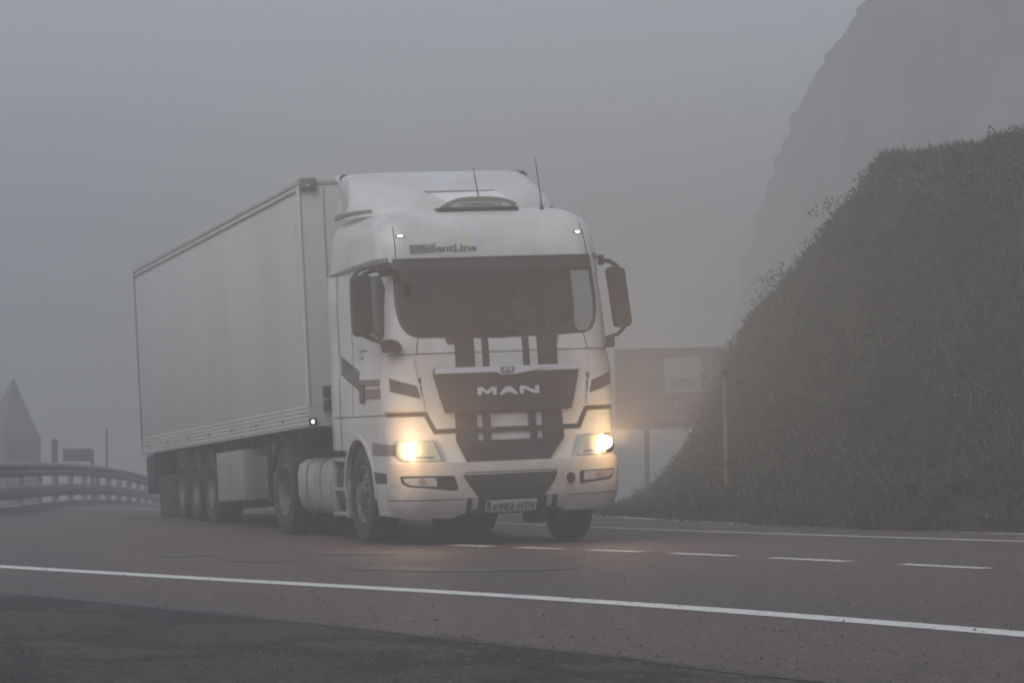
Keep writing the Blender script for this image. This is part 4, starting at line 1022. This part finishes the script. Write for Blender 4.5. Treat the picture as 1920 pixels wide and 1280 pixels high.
# thin marker pole
p = at_depth(200, 805, 96); bm = bmesh.new(); tube(bm, [(p.x, p.y, gh(p.x, p.y)-.3), (p.x, p.y, p.z)], [.035, .028], 10)
tag(fin('snow_pole', bm, M['dark_post'], None), 'thin dark pole standing alone between the small sign and the trailer', 'pole')
# pointed kiosk
D = 108; c = at_depth(22, 812, D); apex = at_depth(25, 708, D); g = gh(c.x, c.y); hw = 52*D/FPX
hut = empty('pointed_hut', (c.x, c.y, g)); tag(hut, 'narrow grey hut with a steep pointed roof behind the guardrail', 'hut')
hinv = Matrix.Translation(-hut.location)
def PH(o): o.parent = hut; o.matrix_parent_inverse = hinv; return o
ax = Vector((math.cos(YAW), -math.sin(YAW), 0)); ay = Vector((math.sin(YAW), math.cos(YAW), 0)); rt = math.radians(38)
def hp(a_, b_, z):  # rotated local frame
    x = a_*math.cos(rt)-b_*math.sin(rt); y = a_*math.sin(rt)+b_*math.cos(rt); q = c+ax*x+ay*y; return (q.x, q.y, z)
q_ = hw/1.40
ez = at_depth(22, 818, D).z; mz = at_depth(22, 765, D).z
bm = bmesh.new(); lo_ = [bm.verts.new(hp(i*q_, j*q_, g-.3)) for i, j in ((-1, -1), (1, -1), (1, 1), (-1, 1))]; hi_ = [bm.verts.new(hp(i*q_, j*q_, ez)) for i, j in ((-1, -1), (1, -1), (1, 1), (-1, 1))]
for k in range(4): bm.faces.new((lo_[k], lo_[(k+1) % 4], hi_[(k+1) % 4], hi_[k]))
bm.faces.new(hi_); PH(fin('wall', bm, mat('hut_wall', (.11, .105, .10), .8, col2=(.08, .075, .07), scale=2), None))
bm = bmesh.new(); r0 = [bm.verts.new(hp(i*q_*1.03, j*q_*1.03, ez-.02)) for i, j in ((-1, -1), (1, -1), (1, 1), (-1, 1))]; r1 = [bm.verts.new(hp(i*q_*.56, j*q_*.56, mz)) for i, j in ((-1, -1), (1, -1), (1, 1), (-1, 1))]
tp = bm.verts.new((apex.x, apex.y, apex.z))
for k in range(4): bm.faces.new((r0[k], r0[(k+1) % 4], r1[(k+1) % 4], r1[k])); bm.faces.new((r1[k], r1[(k+1) % 4], tp))
bm.faces.new(r0[::-1]); PH(fin('roof', bm, mat('hut_roof', (.12, .12, .115), .8, col2=(.09, .09, .09), scale=3), None, ang=20))
for k, (i, j) in enumerate(((-1, -1), (1, -1))):
    bm = bmesh.new(); p = Vector(hp(i*q_, j*q_, 0)); tube(bm, [(p.x, p.y, g-.2), (p.x, p.y, ez)], .05, 8); PH(fin('corner_post', bm, mat('hut_wood', (.16, .12, .09), .8), None))

# snow guide pole on the right
D = 50; p = at_depth(1359, 694, D); g = gh(p.x, p.y)-.1; b = at_depth(1363, 945, D)
gp = empty('guide_pole', (b.x, b.y, g)); tag(gp, 'tall orange and yellow banded guide pole in front of the bank', 'snow pole')
ginv = Matrix.Translation(-gp.location)
top = p; bot = Vector((b.x, b.y, g))
bands = [(1.0, .945, 'dark_post'), (.945, .88, 'pole_y'), (.88, .62, 'pole_o'), (.62, .40, 'pole_y'), (.40, .36, 'dark_post'), (.36, .05, 'pole_o'), (.05, 0, 'pole_y')]
M['pole_y'] = mat('pole_cream', (.22, .205, .15), .6, col2=(.2, .18, .12), scale=6); M['pole_o'] = mat('pole_orange', (.23, .155, .085), .6, col2=(.18, .13, .08), scale=6)
for t0, t1, mm in bands:
    bm = bmesh.new(); a_, b_ = bot.lerp(top, t1), bot.lerp(top, t0); r = .034 if mm != 'dark_post' else .042; tube(bm, [a_, b_], r, 12)
    o = fin('pole_band', bm, M[mm], None); o.parent = gp; o.matrix_parent_inverse = ginv

# big information sign behind the truck
D = 84; tl, tr_, bl, br = [at_depth(*q, D) for q in ((1153, 653), (1378, 649), (1153, 806), (1378, 804))]
c0 = (bl+br)/2; sgn = empty('road_sign', (c0.x, c0.y, gh(c0.x, c0.y))); tag(sgn, 'large brownish roadside board with a pale picture square and two text lines', 'sign')
sinv = Matrix.Translation(-sgn.location)
W_, H_ = (tr_-tl).length, (tl-bl).length; ex = (tr_-tl).normalized(); ez_ = Vector((0, 0, 1)); ny = ex.cross(ez_)
def SP(u, d, z): return bl+ex*u+ez_*z+ny*d     # +d towards the camera
def sgbox(nm, u0, u1, z0, z1, d0, d1, mt):
    bm = bmesh.new(); box(bm, u0, u1, d0, d1, z0, z1, .0)
    for v in bm.verts: v.co = SP(v.co.x, v.co.y, v.co.z)
    o = fin(nm, bm, mt, None); o.parent = sgn; o.matrix_parent_inverse = sinv; return o
M['sgn'] = mat('sign_brown', (.20, .165, .155), .7, col2=(.17, .145, .135), scale=1.5); M['sgnp'] = mat('sign_pale_face', (.31, .33, .31), .6)
sgbox('panel', 0, W_, 0, H_, 0, .05, M['sgn'])
for q in ((0, W_, H_-.03, H_), (0, W_, 0, .03), (0, .03, .031, H_-.031), (W_-.03, W_, .031, H_-.031)): sgbox('border', *q, .052, .062, M['sgnp'])
k = D/FPX
sgbox('picture_square', (1247-1153)*k, (1316-1153)*k, (806-738)*k, (806-672)*k, .052, .060, M['sgnp'])
sgbox('picture_hill', (1258-1153)*k, (1305-1153)*k, (806-728)*k, (806-712)*k, .062, .066, mat('sign_green', (.16, .20, .15), .6))
for u in (60, 170): sgbox('leg', u*k-.06, u*k+.06, -3.0, H_-.1, -.14, -.02, M['galv'])
SF = lambda u, z: tuple(SP(u, .055, z)); NF = lambda u, z: ny
for s_, a, b, z0, z1 in (('Parque Natural', 1212, 1318, 753, 768), ('Ubiñas', 1222, 1292, 775, 790)):
    o = text_patch('sign_text', s_, (a-1153)*k, (b-1153)*k, (806-z1)*k, (806-z0)*k, 0, .006, M['sgnp'], None, xf=None, S_=SF, N_=NF, bold=.01); o.parent = sgn; o.matrix_parent_inverse = sinv

# ------------------------------------------------------------------ haze
HZ_D, HZ_G = .0100, .5
bm = bmesh.new(); box(bm, -420, 420, -430, 400, -8, 24)
hm = bpy.data.materials.new('haze'); hm.use_nodes = True; t = hm.node_tree; t.nodes.remove(t.nodes['Principled BSDF'])
v = t.nodes.new('ShaderNodeVolumePrincipled'); v.inputs['Color'].default_value = (.80, .795, .78, 1); v.inputs['Density'].default_value = HZ_D; v.inputs['Anisotropy'].default_value = HZ_G
t.links.new(v.outputs[0], t.nodes['Material Output'].inputs['Volume'])
hz = fin('haze', bm, hm, None, smooth=False); tag(hz, kind='stuff')
def split_islands(o):
    bm = bmesh.new(); bm.from_mesh(o.data); seen = set(); isl = []
    for f in bm.faces:
        if f.index in seen: continue
        st = [f]; seen.add(f.index); g = []
        while st:
            q = st.pop(); g.append(q.index)
            for v in q.verts:
                for h in v.link_faces:
                    if h.index not in seen: seen.add(h.index); st.append(h)
        isl.append(set(g))
    bm.free()
    if len(isl) < 2: return
    for k, g in enumerate(isl):
        b2 = bmesh.new(); b2.from_mesh(o.data); bmesh.ops.delete(b2, geom=[f for f in b2.faces if f.index not in g], context='FACES')
        me = bpy.data.meshes.new(o.data.name); b2.to_mesh(me); b2.free()
        for mm in o.data.materials: me.materials.append(mm)
        if k == 0: first = me
        else:
            c = o.copy(); c.data = me; COL.objects.link(c); c.parent = o.parent; c.matrix_parent_inverse = o.matrix_parent_inverse.copy()
    o.data = first
SPLIT = ('rear_mudguard', 'mudguard', 'corner_post', 'rear_post', 'side_marker', 'air_line_box', 'fuel_tank', 'bonnet_stripe', 'stripe_decal', 'bumper_lip', 'mirror_arm')
for o in list(bpy.data.objects):
    if o.type == 'MESH' and o.name.split('.')[0] in SPLIT and o.parent: split_islands(o)
bpy.context.view_layer.update()
